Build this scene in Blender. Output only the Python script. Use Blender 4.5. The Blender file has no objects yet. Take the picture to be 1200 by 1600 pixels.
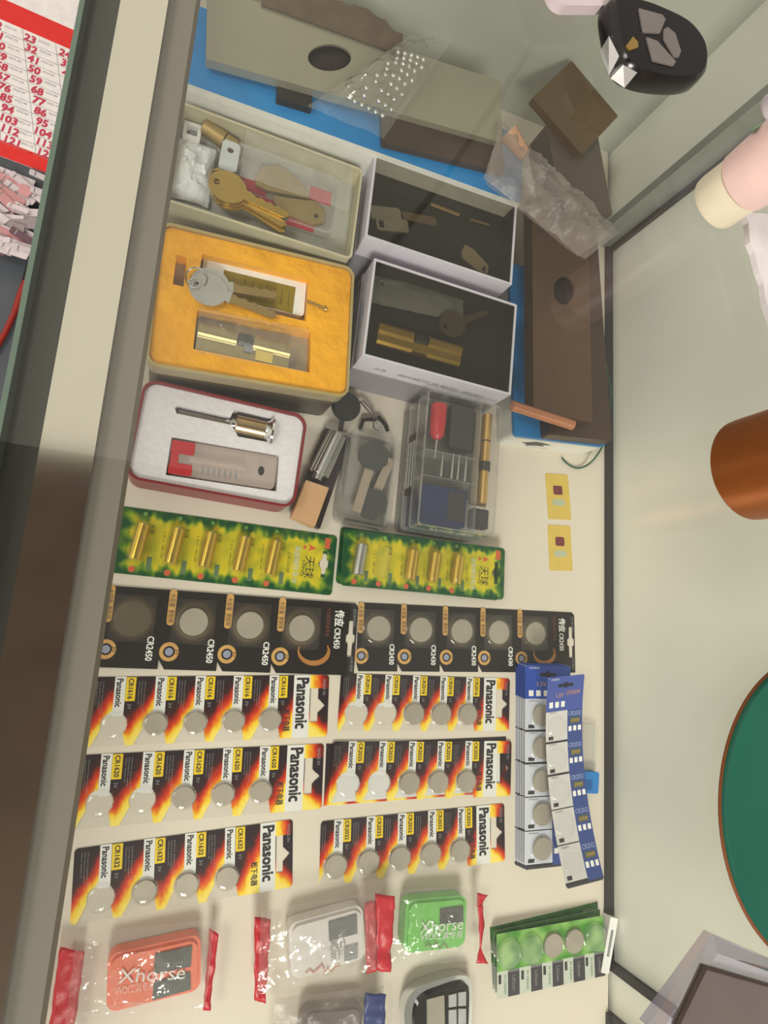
import bpy, math, random
from mathutils import Matrix, Vector, noise
from mathutils.geometry import tessellate_polygon

S = bpy.context.scene
COL = S.collection
# ------------------------------------------------------------------ camera
F_PX, HC = 970.0, 540.0                      # focal length in px (1200x1600), camera height above the case floor in mm
_N = Vector((224 - 600, 962 - 800, F_PX))    # direction of straight down, camera frame (x right, y down, z forward)
_U = Vector((950 - 600, -4200 - 800, F_PX))
DZ = -_N.normalized()
DY = (_U - DZ * _U.dot(DZ)).normalized()
DX = DY.cross(DZ)

def P(px, py, z=0.0):
    """point (mm) at height z seen at a place of the photograph"""
    d = Vector((px - 600.0, py - 800.0, F_PX))
    w = Vector((DX.dot(d), DY.dot(d), DZ.dot(d)))
    t = (z - HC) / w.z
    return Vector((w.x * t, w.y * t, z))

cd = bpy.data.cameras.new('camera')
cd.sensor_fit = 'VERTICAL'; cd.sensor_height = 36.0; cd.lens = F_PX / 1600 * 36.0
cd.clip_start = 0.005; cd.clip_end = 50
cam = bpy.data.objects.new('camera', cd); COL.objects.link(cam)
cam.matrix_world = Matrix(((DX.x, -DX.y, -DX.z, 0), (DY.x, -DY.y, -DY.z, 0), (DZ.x, -DZ.y, -DZ.z, HC / 1000), (0, 0, 0, 1)))
S.camera = cam
# ------------------------------------------------------------------ light
S.view_settings.view_transform = 'Standard'; S.view_settings.look = 'None'
S.view_settings.gamma = 1; S.view_settings.use_curve_mapping = False
S.view_settings.exposure = 0.06
S.cycles.transparent_max_bounces = 40
S.cycles.max_bounces = 10
S.cycles.caustics_reflective = False; S.cycles.caustics_refractive = False
wd = bpy.data.worlds.new('world'); S.world = wd; wd.use_nodes = True
wd.node_tree.nodes['Background'].inputs[0].default_value = (0.88, 0.77, 0.67, 1)
_b = wd.node_tree.nodes['Background']
_tc = wd.node_tree.nodes.new('ShaderNodeTexCoord'); _sx = wd.node_tree.nodes.new('ShaderNodeSeparateXYZ'); _mr = wd.node_tree.nodes.new('ShaderNodeMapRange')
for i, v in enumerate((0.12, -0.06, 0.42, 1.0)): _mr.inputs[i + 1].default_value = v       # world made brighter on the viewer's side for the front rail's reflection
_mr.interpolation_type = 'SMOOTHSTEP'
wd.node_tree.links.new(_tc.outputs['Generated'], _sx.inputs[0]); wd.node_tree.links.new(_sx.outputs[0], _mr.inputs[0]); wd.node_tree.links.new(_mr.outputs[0], _b.inputs[1])

def area(name, loc, target, size, power, color):
    l = bpy.data.lights.new(name, 'AREA'); l.shape = 'SQUARE'; l.size = size; l.energy = power; l.color = color
    o = bpy.data.objects.new(name, l); COL.objects.link(o); o.location = loc
    o.rotation_euler = (Vector(target) - Vector(loc)).to_track_quat('-Z', 'Y').to_euler()
    return o
area('ceiling_panel_light', (0.0, -1.9, 1.8), (0.3, -0.1, 0), 0.7, 54, (1.0, 0.95, 0.90))
area('viewer_side_light', (-1.3, 0.0, 1.9), (0.1, 0, 0), 0.6, 16, (1.0, 0.96, 0.91))  # unseen light from the viewer's side, for streaks on the gold cells

# ------------------------------------------------------------------ materials
def lin(c): return tuple((v / 255 / 12.92 if v <= 10 else ((v / 255 + 0.055) / 1.055) ** 2.4) for v in c)
_M = {}
def mat(name, rgb=None, rough=0.5, metal=0.0, var=0.06, scale=60.0, bump=0.0, attr=False, spec=0.5, bd=.001):
    if name in _M: return _M[name]
    m = bpy.data.materials.new(name); m.use_nodes = True; nt = m.node_tree; b = nt.nodes['Principled BSDF']
    b.inputs['Roughness'].default_value = rough; b.inputs['Metallic'].default_value = metal
    b.inputs['Specular IOR Level'].default_value = spec
    if attr:
        a = nt.nodes.new('ShaderNodeAttribute'); a.attribute_name = 'Col'
        nt.links.new(a.outputs['Color'], b.inputs['Base Color'])
    else:
        c = lin(rgb)
        tc = nt.nodes.new('ShaderNodeTexCoord'); nz = nt.nodes.new('ShaderNodeTexNoise'); nz.inputs['Scale'].default_value = scale
        nz.inputs['Detail'].default_value = 4
        rp = nt.nodes.new('ShaderNodeValToRGB'); e = rp.color_ramp.elements
        e[0].position = .3; e[1].position = .7
        e[0].color = tuple(v * (1 - var) for v in c) + (1,); e[1].color = tuple(min(1, v * (1 + var)) for v in c) + (1,)
        nt.links.new(tc.outputs['Object'], nz.inputs['Vector']); nt.links.new(nz.outputs['Fac'], rp.inputs['Fac'])
        nt.links.new(rp.outputs['Color'], b.inputs['Base Color'])
        if bump:
            bp = nt.nodes.new('ShaderNodeBump'); bp.inputs['Strength'].default_value = bump; bp.inputs['Distance'].default_value = bd
            nt.links.new(nz.outputs['Fac'], bp.inputs['Height']); nt.links.new(bp.outputs['Normal'], b.inputs['Normal'])
    _M[name] = m; return m

def clear(name, tint=(255, 255, 255), haze=0.06, rough=0.06, ior=1.45, hazecol=(225, 225, 220), gain=1.0, bump=0):
    if name in _M: return _M[name]
    m = bpy.data.materials.new(name); m.use_nodes = True; nt = m.node_tree; N = nt.nodes
    for n in list(N): N.remove(n)
    out = N.new('ShaderNodeOutputMaterial'); tr = N.new('ShaderNodeBsdfTransparent'); gl = N.new('ShaderNodeBsdfGlossy')
    df = N.new('ShaderNodeBsdfDiffuse'); fr = N.new('ShaderNodeLayerWeight'); fr.inputs[0].default_value = .5; m1 = N.new('ShaderNodeMixShader'); m2 = N.new('ShaderNodeMixShader')
    mu = N.new('ShaderNodeMath'); mu.operation = 'MULTIPLY'; mu.inputs[1].default_value = gain; mu.use_clamp = True
    tr.inputs[0].default_value = lin(tint) + (1,); df.inputs[0].default_value = lin(hazecol) + (1,)
    gl.inputs['Roughness'].default_value = rough; r0 = ((ior - 1) / (ior + 1)) ** 2
    pw = N.new('ShaderNodeMath'); pw.operation = 'POWER'; pw.inputs[1].default_value = 5; ma = N.new('ShaderNodeMath'); ma.operation = 'MULTIPLY_ADD'
    ma.inputs[1].default_value = 1 - r0; ma.inputs[2].default_value = r0; nt.links.new(fr.outputs['Facing'], pw.inputs[0]); nt.links.new(pw.outputs[0], ma.inputs[0])
    m1.inputs[0].default_value = haze
    nt.links.new(tr.outputs[0], m1.inputs[1]); nt.links.new(df.outputs[0], m1.inputs[2])
    nt.links.new(ma.outputs[0], mu.inputs[0]); nt.links.new(mu.outputs[0], m2.inputs[0])
    nt.links.new(m1.outputs[0], m2.inputs[1]); nt.links.new(gl.outputs[0], m2.inputs[2]); nt.links.new(m2.outputs[0], out.inputs[0])
    if bump:
        tc = N.new('ShaderNodeTexCoord'); nz = N.new('ShaderNodeTexNoise'); nz.inputs['Scale'].default_value = 120
        bp = N.new('ShaderNodeBump'); bp.inputs['Strength'].default_value = bump; bp.inputs['Distance'].default_value = .002
        nt.links.new(tc.outputs['Object'], nz.inputs['Vector']); nt.links.new(nz.outputs['Fac'], bp.inputs['Height'])
        nt.links.new(bp.outputs['Normal'], gl.inputs['Normal']); nt.links.new(bp.outputs['Normal'], fr.inputs['Normal'])
    _M[name] = m; return m

ART = mat('printed_card', attr=True, rough=.35)
WHITE = mat('white_plastic', (228, 226, 220), .45)
PAPER = mat('white_print', (238, 236, 232), .5)
BLACK = mat('black_plastic', (22, 20, 20), .35)
INK = mat('black_ink', (38, 32, 40), .5)
DGREY = mat('dark_grey_plastic', (52, 52, 54), .4)
GREY = mat('grey_print', (140, 140, 142), .5)
GOLD = mat('brass', (212, 178, 104), .3, .9)
GOLD2 = mat('dull_brass', (178, 152, 100), .42, .8)
GOLDCELL = mat('gold_cell_wrap', (225, 190, 70), .22, .85)
STEEL = mat('steel', (196, 196, 192), .28, .95)
CHROME = mat('chrome', (225, 228, 230), .08, 1.0)
COIN = mat('coin_cell_steel', (176, 166, 152), .5, .3, bump=.1)
RED = mat('red_film', (196, 28, 46), .4, bump=.5, scale=150)
RED2 = mat('red_plastic', (186, 40, 48), .35)
GOLDINK = mat('gold_ink', (206, 160, 96), .4)
YEL = mat('yellow_print', (236, 200, 28), .45)
CLEAR = clear('clear_plastic', haze=.03, gain=1.1)
BAG = clear('clear_bag_film', haze=.10, rough=.12, gain=1.6, bump=.6)
BLIS = clear('clear_blister', haze=.025, rough=.05, gain=1.0)
FROST = clear('frosted_plastic', haze=.15, rough=.2)
PCOAT = clear('thin_clear_edge', haze=.14, rough=.1, gain=2)

# ------------------------------------------------------------------ mesh builder (local mm)
class MB:
    def __init__(s): s.v = []; s.f = []; s.m = []; s.c = []; s.sm = []; s.mats = []; s.warp = None; s.T = None
    def mi(s, m):
        if m not in s.mats: s.mats.append(m)
        return s.mats.index(m)
    def add(s, vs, fs, m, smooth=False, col=None):
        b = len(s.v)
        if s.T is not None: vs = [tuple(s.T @ Vector(v)) for v in vs]
        s.v.extend(vs); k = s.mi(m)
        for i, f in enumerate(fs):
            s.f.append(tuple(b + j for j in f)); s.m.append(k); s.sm.append(smooth)
            s.c.append(col[i] if isinstance(col, list) else col)
    def prism(s, pts, z0, z1, m, side=None, holes=(), bottom=True, top=True):
        side = side or m
        loops = [pts] + list(holes)
        for k, lp in enumerate(loops):
            a = sum(lp[i][0] * lp[(i + 1) % len(lp)][1] - lp[(i + 1) % len(lp)][0] * lp[i][1] for i in range(len(lp)))
            if (a < 0) == (k == 0): loops[k] = list(reversed(lp))
        flat = [p for lp in loops for p in lp]
        tri = tessellate_polygon([[Vector((p[0], p[1], 0)) for p in lp] for lp in loops]) if holes else None
        n = len(flat)
        if not holes: caps = [tuple(range(n))]
        else:
            caps = []
            for t in tri:
                a, b, c = (flat[i] for i in t)
                cr = (b[0] - a[0]) * (c[1] - a[1]) - (b[1] - a[1]) * (c[0] - a[0])
                caps.append(tuple(t) if cr > 0 else tuple(reversed(t)))
        if top: s.add([(p[0], p[1], z1) for p in flat], caps, m)
        if bottom: s.add([(p[0], p[1], z0) for p in flat], [tuple(reversed(c)) for c in caps], side)
        if z1 > z0:
            for lp in loops:
                k = len(lp)
                s.add([(p[0], p[1], z0) for p in lp] + [(p[0], p[1], z1) for p in lp],
                      [(i, (i + 1) % k, k + (i + 1) % k, k + i) for i in range(k)], side)
    def box(s, x0, x1, y0, y1, z0, z1, m, side=None): s.prism([(x0, y0), (x1, y0), (x1, y1), (x0, y1)], z0, z1, m, side)
    def flat(s, pts, z, m): s.prism(pts, z, z, m, bottom=False)
    def loft(s, rings, m, cap=True, smooth=True):
        n = len(rings[0]); vs = [p for r in rings for p in r]; fs = []
        for j in range(len(rings) - 1):
            for i in range(n): fs.append((j * n + i, j * n + (i + 1) % n, (j + 1) * n + (i + 1) % n, (j + 1) * n + i))
        s.add(vs, fs, m, smooth)
        if cap:
            s.add(list(rings[0]), [tuple(reversed(range(n)))], m); s.add(list(rings[-1]), [tuple(range(n))], m)
    def lathe(s, prof, c, m, n=40, cap=True):
        s.loft([[(c[0] + r * math.cos(6.28318 * i / n), c[1] + r * math.sin(6.28318 * i / n), z) for i in range(n)] for r, z in prof], m, cap)
    def tube(s, path, r, m, n=8, cap=True):
        path = [Vector(p) for p in path]; rings = []; rr = r if isinstance(r, (list, tuple)) else [r] * len(path)
        up = Vector((0, 0, 1))
        for i, p in enumerate(path):
            t = (path[min(i + 1, len(path) - 1)] - path[max(i - 1, 0)]).normalized()
            a = up.cross(t)
            if a.length < .05: a = Vector((1, 0, 0)).cross(t)
            a.normalize(); b = t.cross(a)
            rings.append([tuple(p + (a * math.cos(6.28318 * k / n) + b * math.sin(6.28318 * k / n)) * rr[i]) for k in range(n)])
        s.loft(rings, m, cap)
    def ring(s, c, r, w, m, z=None, n=28, tilt=(0, 0)):
        pts = []
        for i in range(n + 1):
            a = 6.28318 * i / n; x, y = r * math.cos(a), r * math.sin(a)
            pts.append((c[0] + x, c[1] + y, c[2] + x * tilt[0] + y * tilt[1]))
        s.tube(pts, w, m, 6, False)
    def grid(s, fn, x0, x1, y0, y1, step, z, m=None):
        nx = max(1, round((x1 - x0) / step)); ny = max(1, round((y1 - y0) / step)); vs = []; fs = []; cs = []
        dx = (x1 - x0) / nx; dy = (y1 - y0) / ny
        for j in range(ny + 1):
            for i in range(nx + 1): vs.append((x0 + i * dx, y0 + j * dy, z))
        for j in range(ny):
            for i in range(nx):
                c = fn(x0 + (i + .5) * dx, y0 + (j + .5) * dy)
                if c is None: continue
                a = j * (nx + 1) + i; fs.append((a, a + 1, a + nx + 2, a + nx + 1)); cs.append(c)
        s.add(vs, fs, m or ART, False, cs)
    def sheet(s, q, nx, ny, amp, z, m, seed=0, freq=.06, edge=1.0, zf=None, smooth=True):
        """crumpled film over the quad q (four local corners, counter-clockwise from lower left)"""
        vs = []; fs = []
        a, b, c, d = [Vector((p[0], p[1])) for p in q]
        for j in range(ny + 1):
            for i in range(nx + 1):
                u, v = i / nx, j / ny
                p = a * (1 - u) * (1 - v) + b * u * (1 - v) + c * u * v + d * (1 - u) * v
                r = 1 - abs(noise.noise(Vector((p.x * freq, p.y * freq, seed * 7.3)))) * 2
                r2 = 1 - abs(noise.noise(Vector((p.x * freq * 2.7 + 9, p.y * freq * 2.7, seed * 3.1)))) * 2
                e = min(1, 4 * min(u, 1 - u, v, 1 - v)) * edge + (1 - edge)
                wob = 1.2 * noise.noise(Vector((p.x * .11, p.y * .11, seed + 50)))
                vs.append((p.x + wob, p.y + wob, z + (amp * r * .7 + amp * .35 * r2) * (.15 + .85 * e) + (zf(u, v) if zf else 0)))
        for j in range(ny):
            for i in range(nx):
                k = j * (nx + 1) + i; fs.append((k, k + 1, k + nx + 2, k + nx + 1))
        s.add(vs, fs, m, smooth)
    def text(s, body, cx, cy, h, z, m, rot=-90, width=None, bold=0):
        if bold:
            for ox, oy in ((-1, -1), (1, -1), (-1, 1), (1, 1)): s.text(body, cx + ox * bold, cy + oy * bold, h, z + .004 * (ox + 2 * oy), m, rot, width)
            return
        s._text(body, cx, cy, h, z, m, rot, width)
    def _text(s, body, cx, cy, h, z, m, rot=-90, width=None):
        """text centred on (cx, cy); h = cap height of the line in mm, width = fitted length"""
        vs, fs, (x0, y0, x1, y1) = glyphs(body)
        k = h / max(1e-6, (y1 - y0)); kx = (width / max(1e-6, x1 - x0)) if width else k
        a = math.radians(rot); ca, sa = math.cos(a), math.sin(a); mx, my = (x0 + x1) / 2, (y0 + y1) / 2
        out = []
        for p in vs:
            x, y = (p[0] - mx) * kx, (p[1] - my) * k
            out.append((cx + x * ca - y * sa, cy + x * sa + y * ca, z))
        s.add(out, fs, m)
    def build(s, name, parent=None, bevel=0, solid=0, sub=0):
        global _coin
        vs = s.v
        if s.warp: vs = [s.warp(*v) for v in vs]
        me = bpy.data.meshes.new(name); me.from_pydata([(x * .001, y * .001, z * .001) for x, y, z in vs], [], s.f)
        for m in s.mats: me.materials.append(m)
        me.polygons.foreach_set('material_index', s.m); me.polygons.foreach_set('use_smooth', s.sm)
        if any(c is not None for c in s.c):
            at = me.color_attributes.new('Col', 'FLOAT_COLOR', 'CORNER'); data = []
            for p, c in zip(me.polygons, s.c):
                q = list(c) + [1.0] if c is not None else [1.0, 1.0, 1.0, 1.0]
                data.extend(q * len(p.vertices))
            at.data.foreach_set('color', data)
        if any(s.sm): me.set_sharp_from_angle(angle=math.radians(38))
        o = bpy.data.objects.new(name, me); COL.objects.link(o)
        if parent is not None: o.parent = parent
        if name == 'coin_cell': _coin = o
        if bevel:
            b = o.modifiers.new('bevel', 'BEVEL'); b.width = bevel * .001; b.segments = 2; b.limit_method = 'ANGLE'; b.angle_limit = math.radians(40)
        if solid:
            b = o.modifiers.new('solid', 'SOLIDIFY'); b.thickness = solid * .001
        if sub:
            b = o.modifiers.new('sub', 'SUBSURF'); b.levels = sub; b.render_levels = sub
        return o

_coin = None
_G = {}
def glyphs(body):
    if body not in _G:
        c = bpy.data.curves.new('t', 'FONT'); c.body = body; c.resolution_u = 2; c.fill_mode = 'FRONT'
        o = bpy.data.objects.new('t', c); me = bpy.data.meshes.new_from_object(o)
        vs = [tuple(v.co) for v in me.vertices]; fs = [tuple(p.vertices) for p in me.polygons]
        bpy.data.objects.remove(o); bpy.data.meshes.remove(me); bpy.data.curves.remove(c)
        if not vs: vs = [(0, 0, 0), (1, 0, 0), (1, 1, 0)]; fs = [(0, 1, 2)]
        xs = [v[0] for v in vs]; ys = [v[1] for v in vs]
        _G[body] = (vs, fs, (min(xs), min(ys), max(xs), max(ys)))
    return _G[body]

def rr(cx, cy, w, h, r, n=6):
    pts = []
    for k, (sx, sy) in enumerate(((1, 1), (-1, 1), (-1, -1), (1, -1))):
        for i in range(n + 1):
            a = math.pi / 2 * (k + i / n); pts.append((cx + sx * (w / 2 - r) + r * math.cos(a), cy + sy * (h / 2 - r) + r * math.sin(a)))
    return pts
def circ(cx, cy, r, n=28, ry=None): return [(cx + r * math.cos(6.28318 * i / n), cy + (ry or r) * math.sin(6.28318 * i / n)) for i in range(n)]
def smooth(q, n=4):
    out = []
    for i in range(len(q)):
        p0, p1, p2, p3 = [Vector(q[(i + k) % len(q)]) for k in (-1, 0, 1, 2)]
        for j in range(n):
            t = j / n; out.append(tuple(.5 * ((2 * p1) + (p2 - p0) * t + (2 * p0 - 5 * p1 + 4 * p2 - p3) * t * t + (3 * p1 - p0 - 3 * p2 + p3) * t ** 3)))
    return out
def lerp(a, b, t): return a + (b - a) * t
def inset(q, d):
    c = Vector((sum(p[0] for p in q) / len(q), sum(p[1] for p in q) / len(q)))
    return [tuple(Vector(p) - (Vector(p) - c).normalized() * d) for p in q]

class Fr:
    """a thing's own frame: an Empty standing at its base (mm, angle in radians)"""
    def __init__(s, name, label, cat, x, y, z, a=0.0, group=None):
        s.o = bpy.data.objects.new(name, None); COL.objects.link(s.o); s.o.empty_display_size = .01
        s.o.location = (x * .001, y * .001, z * .001); s.o.rotation_euler = (0, 0, a)
        s.x, s.y, s.z, s.a = x, y, z, a; tag(s.o, label, cat, group)
    def L(s, px, py, z=None):
        p = P(px, py, s.z if z is None else z); dx, dy = p.x - s.x, p.y - s.y; c, n = math.cos(s.a), math.sin(s.a)
        return (dx * c + dy * n, -dx * n + dy * c)
    def Q(s, pts, z=None): return [s.L(a, b, z) for a, b in pts]
def tag(o, label, cat, group=None):
    o['label'] = label; o['category'] = cat
    if group: o['group'] = group
def quad(name, label, cat, q, z, base, group=None):
    """frame fitted to the quad q = TL, TR, BR, BL (photo places, at height z); returns frame, width, height"""
    a, b, c, d = [P(x, y, z) for x, y in q]; m = (a + b + c + d) / 4
    e = (b - a) + (c - d); ang = math.atan2(e.y, e.x)
    w = ((b - a).length + (c - d).length) / 2; h = ((a - d).length + (b - c).length) / 2
    return Fr(name, label, cat, m.x, m.y, base, ang, group), w, h
def struct(mb, name, parent=None, **k):
    o = mb.build(name, parent, **k)
    if parent is None: o['kind'] = 'structure'
    return o
R = random.Random(4)

# ================================================================== SETTING
GZ0, GZ1 = 330.0, 338.0        # the glass top
FZ = -620.0                    # room floor
mb = MB(); mb.box(-2500, 2500, -2500, 2500, FZ - 40, FZ, mat('dark_slate_floor', (78, 84, 90), .5, scale=6, var=.2)); struct(mb, 'floor')
mb = MB(); mb.box(-1800, 700, -1700, 500, 2300, 2340, mat('reflected_dark_brown', (92, 68, 52), .6, scale=8, var=.25)); struct(mb, 'dark_reflected_panel')  # unseen dark panel added as the viewer's dark reflection in the front rail
mb = MB(); mb.tube([(P(x, y, 338).x * k, P(x, y, 338).y * k, z) for x, y, k, z in ((850, 45, 10.25, 2204), (690, 285, 10.25, 2204), (545, 465, 10.25, 2204))], 14, mat('black_conduit', (30, 28, 28), .5), 8); struct(mb, 'ceiling_cable')  # unseen cable, placed so its reflection draws a dark line on the glass

# ---- the display case
BX = P(950, 1000, 0).x         # back wall of the case
YT, YB = 478.0, -720.0
YS = 600.0
gx0 = P(60, 383, GZ1).x; gx0 = P(133, 0, GZ1).x
bx0 = P(188, 0, GZ0).x; bx1 = P(263, 0, GZ0).x; bx2 = P(307, 0, GZ0 - 4).x
case = Fr('display_case', 'aluminium-framed display counter with a clear glass top and a white floor', 'display case', 200, 0, FZ)
CX, CY, CZ = 200, 0, FZ
def cbox(mb, x0, x1, y0, y1, z0, z1, m, side=None): mb.box(x0 - CX, x1 - CX, y0 - CY, y1 - CY, z0 - CZ, z1 - CZ, m, side)
WALL = mat('white_laminate', (234, 234, 224), .4, scale=10, var=.03)
FLOORW = mat('cream_shelf_paper', (220, 209, 194), .55, scale=5, var=.03)
SIDEW = mat('grey_green_laminate', (186, 188, 176), .3, scale=8, var=.05)
SEAL = mat('black_rubber_seal', (46, 44, 46), .5, bump=.3)
mb = MB(); cbox(mb, -52, BX + 260, YB, YS + 60, FZ, -20, mat('grey_cabinet', (120, 118, 112), .5)); mb.build('cabinet_base', case.o)
mb = MB(); cbox(mb, -50, BX, YB, YS, -20, 0, FLOORW); mb.build('shelf_floor', case.o)
mb = MB(); cbox(mb, BX + 4, BX + 18, YB, YS + 14, -20, GZ0, WALL); mb.build('back_panel', case.o)
mb = MB(); cbox(mb, -50, BX + 4, YS, YS + 14, -20, GZ0, SIDEW); mb.build('side_panel', case.o)
mb = MB(); cbox(mb, -50, BX + 4, YB - 14, YB, -20, GZ0, WALL); mb.build('side_panel', case.o)
mb = MB(); cbox(mb, -50, -46, YB, YS, -20, GZ0 - 30, clear('front_glass', (252, 254, 252), haze=.01, rough=0, ior=1.5)); mb.build('front_glass', case.o)
# black seals of the sliding back door
ye = P(957, 1512, 0).y
mb = MB(); cbox(mb, BX - 5, BX + 4, ye, YT - 2, 0, 4, SEAL); cbox(mb, BX - 1, BX + 4, ye, ye + 8, 4, GZ0, SEAL); cbox(mb, BX - 1, BX + 4, YT - 16, YT - 10, 4, GZ0, SEAL); mb.build('door_seal', case.o)
ye2 = P(956, 1580, 0).y
mb = MB(); cbox(mb, BX - 3, BX + 4, ye2 - 200, ye2, 0, 4, SEAL); cbox(mb, BX - 1, BX + 4, ye2 - 7, ye2, 4, GZ0, SEAL); mb.build('door_seal', case.o)
mb = MB(); cbox(mb, BX - 26, BX - 1, YT - 10, YT, 0, GZ0, mat('aluminium_post', (150, 152, 142), .4, .5)); mb.build('corner_post', case.o)
# front rail under the glass
mb = MB(); cbox(mb, bx0, bx1, YB, YS + 14, GZ0 - 30, GZ0 - .5, mat('satin_steel', (226, 222, 210), .1, 1.0, scale=4, var=.02)); mb.build('front_rail', case.o, bevel=.6)
mb = MB(); cbox(mb, bx1, bx2, YB, YS + 14, GZ0 - 34, GZ0 - 4, mat('grey_rail_lip', (124, 117, 106), .7, .0, scale=4, var=.03)); mb.build('rail_lip', case.o)
mb = MB(); cbox(mb, P(133, 0, GZ0 - .5).x - 1.5, bx0, YB, YS + 14, GZ0 - 14, GZ0 - .5, mat('dark_rail_gasket', (44, 44, 38), .3, scale=4, var=.05)); mb.build('rail_gasket', case.o)
GLASS = clear('counter_glass', (252, 254, 252), haze=.008, rough=.0, ior=1.5, hazecol=(200, 205, 200), gain=.85)
GEDGE = mat('green_glass_edge', (92, 112, 98), .15)
mb = MB()
mb.add([(gx0 - CX, YB - 14, GZ1 - CZ), (BX + 300 - CX, YB - 14, GZ1 - CZ), (BX + 300 - CX, YS + 40, GZ1 - CZ), (gx0 - CX, YS + 40, GZ1 - CZ)], [(0, 1, 2, 3)], GLASS)
mb.add([(gx0 - CX, YB - 14, GZ0 - CZ), (BX + 300 - CX, YB - 14, GZ0 - CZ), (BX + 300 - CX, YS + 40, GZ0 - CZ), (gx0 - CX, YS + 40, GZ0 - CZ)], [(3, 2, 1, 0)], GLASS)
for (x0, x1, y0, y1) in ((gx0 - 1.6, gx0, YB - 14, YS + 40),):
    mb.box(x0 - CX, x1 - CX, y0, y1, GZ0 - CZ, GZ1 - CZ, GEDGE)
mb.build('glass_top', case.o)

# ================================================================== BATTERY CARDS
def C(*c): return lin(c)
cBLK, cRED, cORG, cYEL, cWHT = C(40, 28, 34), C(196, 44, 22), C(232, 112, 24), C(246, 204, 40), C(228, 226, 222)
def mixc(a, b, t): t = max(0, min(1, t)); return tuple(a[i] + (b[i] - a[i]) * t for i in range(3))
def ramp(h):
    st = ((0, C(38, 26, 34)), (.3, C(62, 26, 26)), (.46, C(160, 34, 18)), (.62, C(214, 56, 22)), (.78, C(236, 130, 22)), (.92, C(248, 208, 50)), (1.1, C(250, 226, 110)))
    if h <= 0: return st[0][1]
    for (a, ca), (b, cb) in zip(st, st[1:]):
        if h <= b: return mixc(ca, cb, (h - a) / (b - a))
    return st[-1][1]

def coin(mb, x, y, z, r, h):
    mb.lathe([(r * .93, z), (r, z + .3), (r, z + h - .4), (r * .97, z + h), (r * .55, z + h)], (x, y), COIN, 32)
def dome(parent, x, y, z, r, h, m=None, name='blister', foot=None):
    mb = MB(); n = 32
    if foot:
        w, hh = foot; mb.prism(rr(x, y, w, hh, 2), z, z + .5, m or BLIS, bottom=False)
    prof = [(r + 1.6, z + .3), (r + .9, z + .7), (r + .6, z + h * .8), (r - .2, z + h), (r * .5, z + h + .15), (.2, z + h + .2)]
    mb.loft([[(x + q * math.cos(6.28318 * i / n), y + q * math.sin(6.28318 * i / n), zz) for i in range(n)] for q, zz in prof], m or BLIS, cap=False)
    global _coin
    o = mb.build(name, parent)
    if _coin is not None and _coin.parent == parent: _coin.parent = o        # the cell sits inside its blister
    _coin = None
    return o

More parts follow.
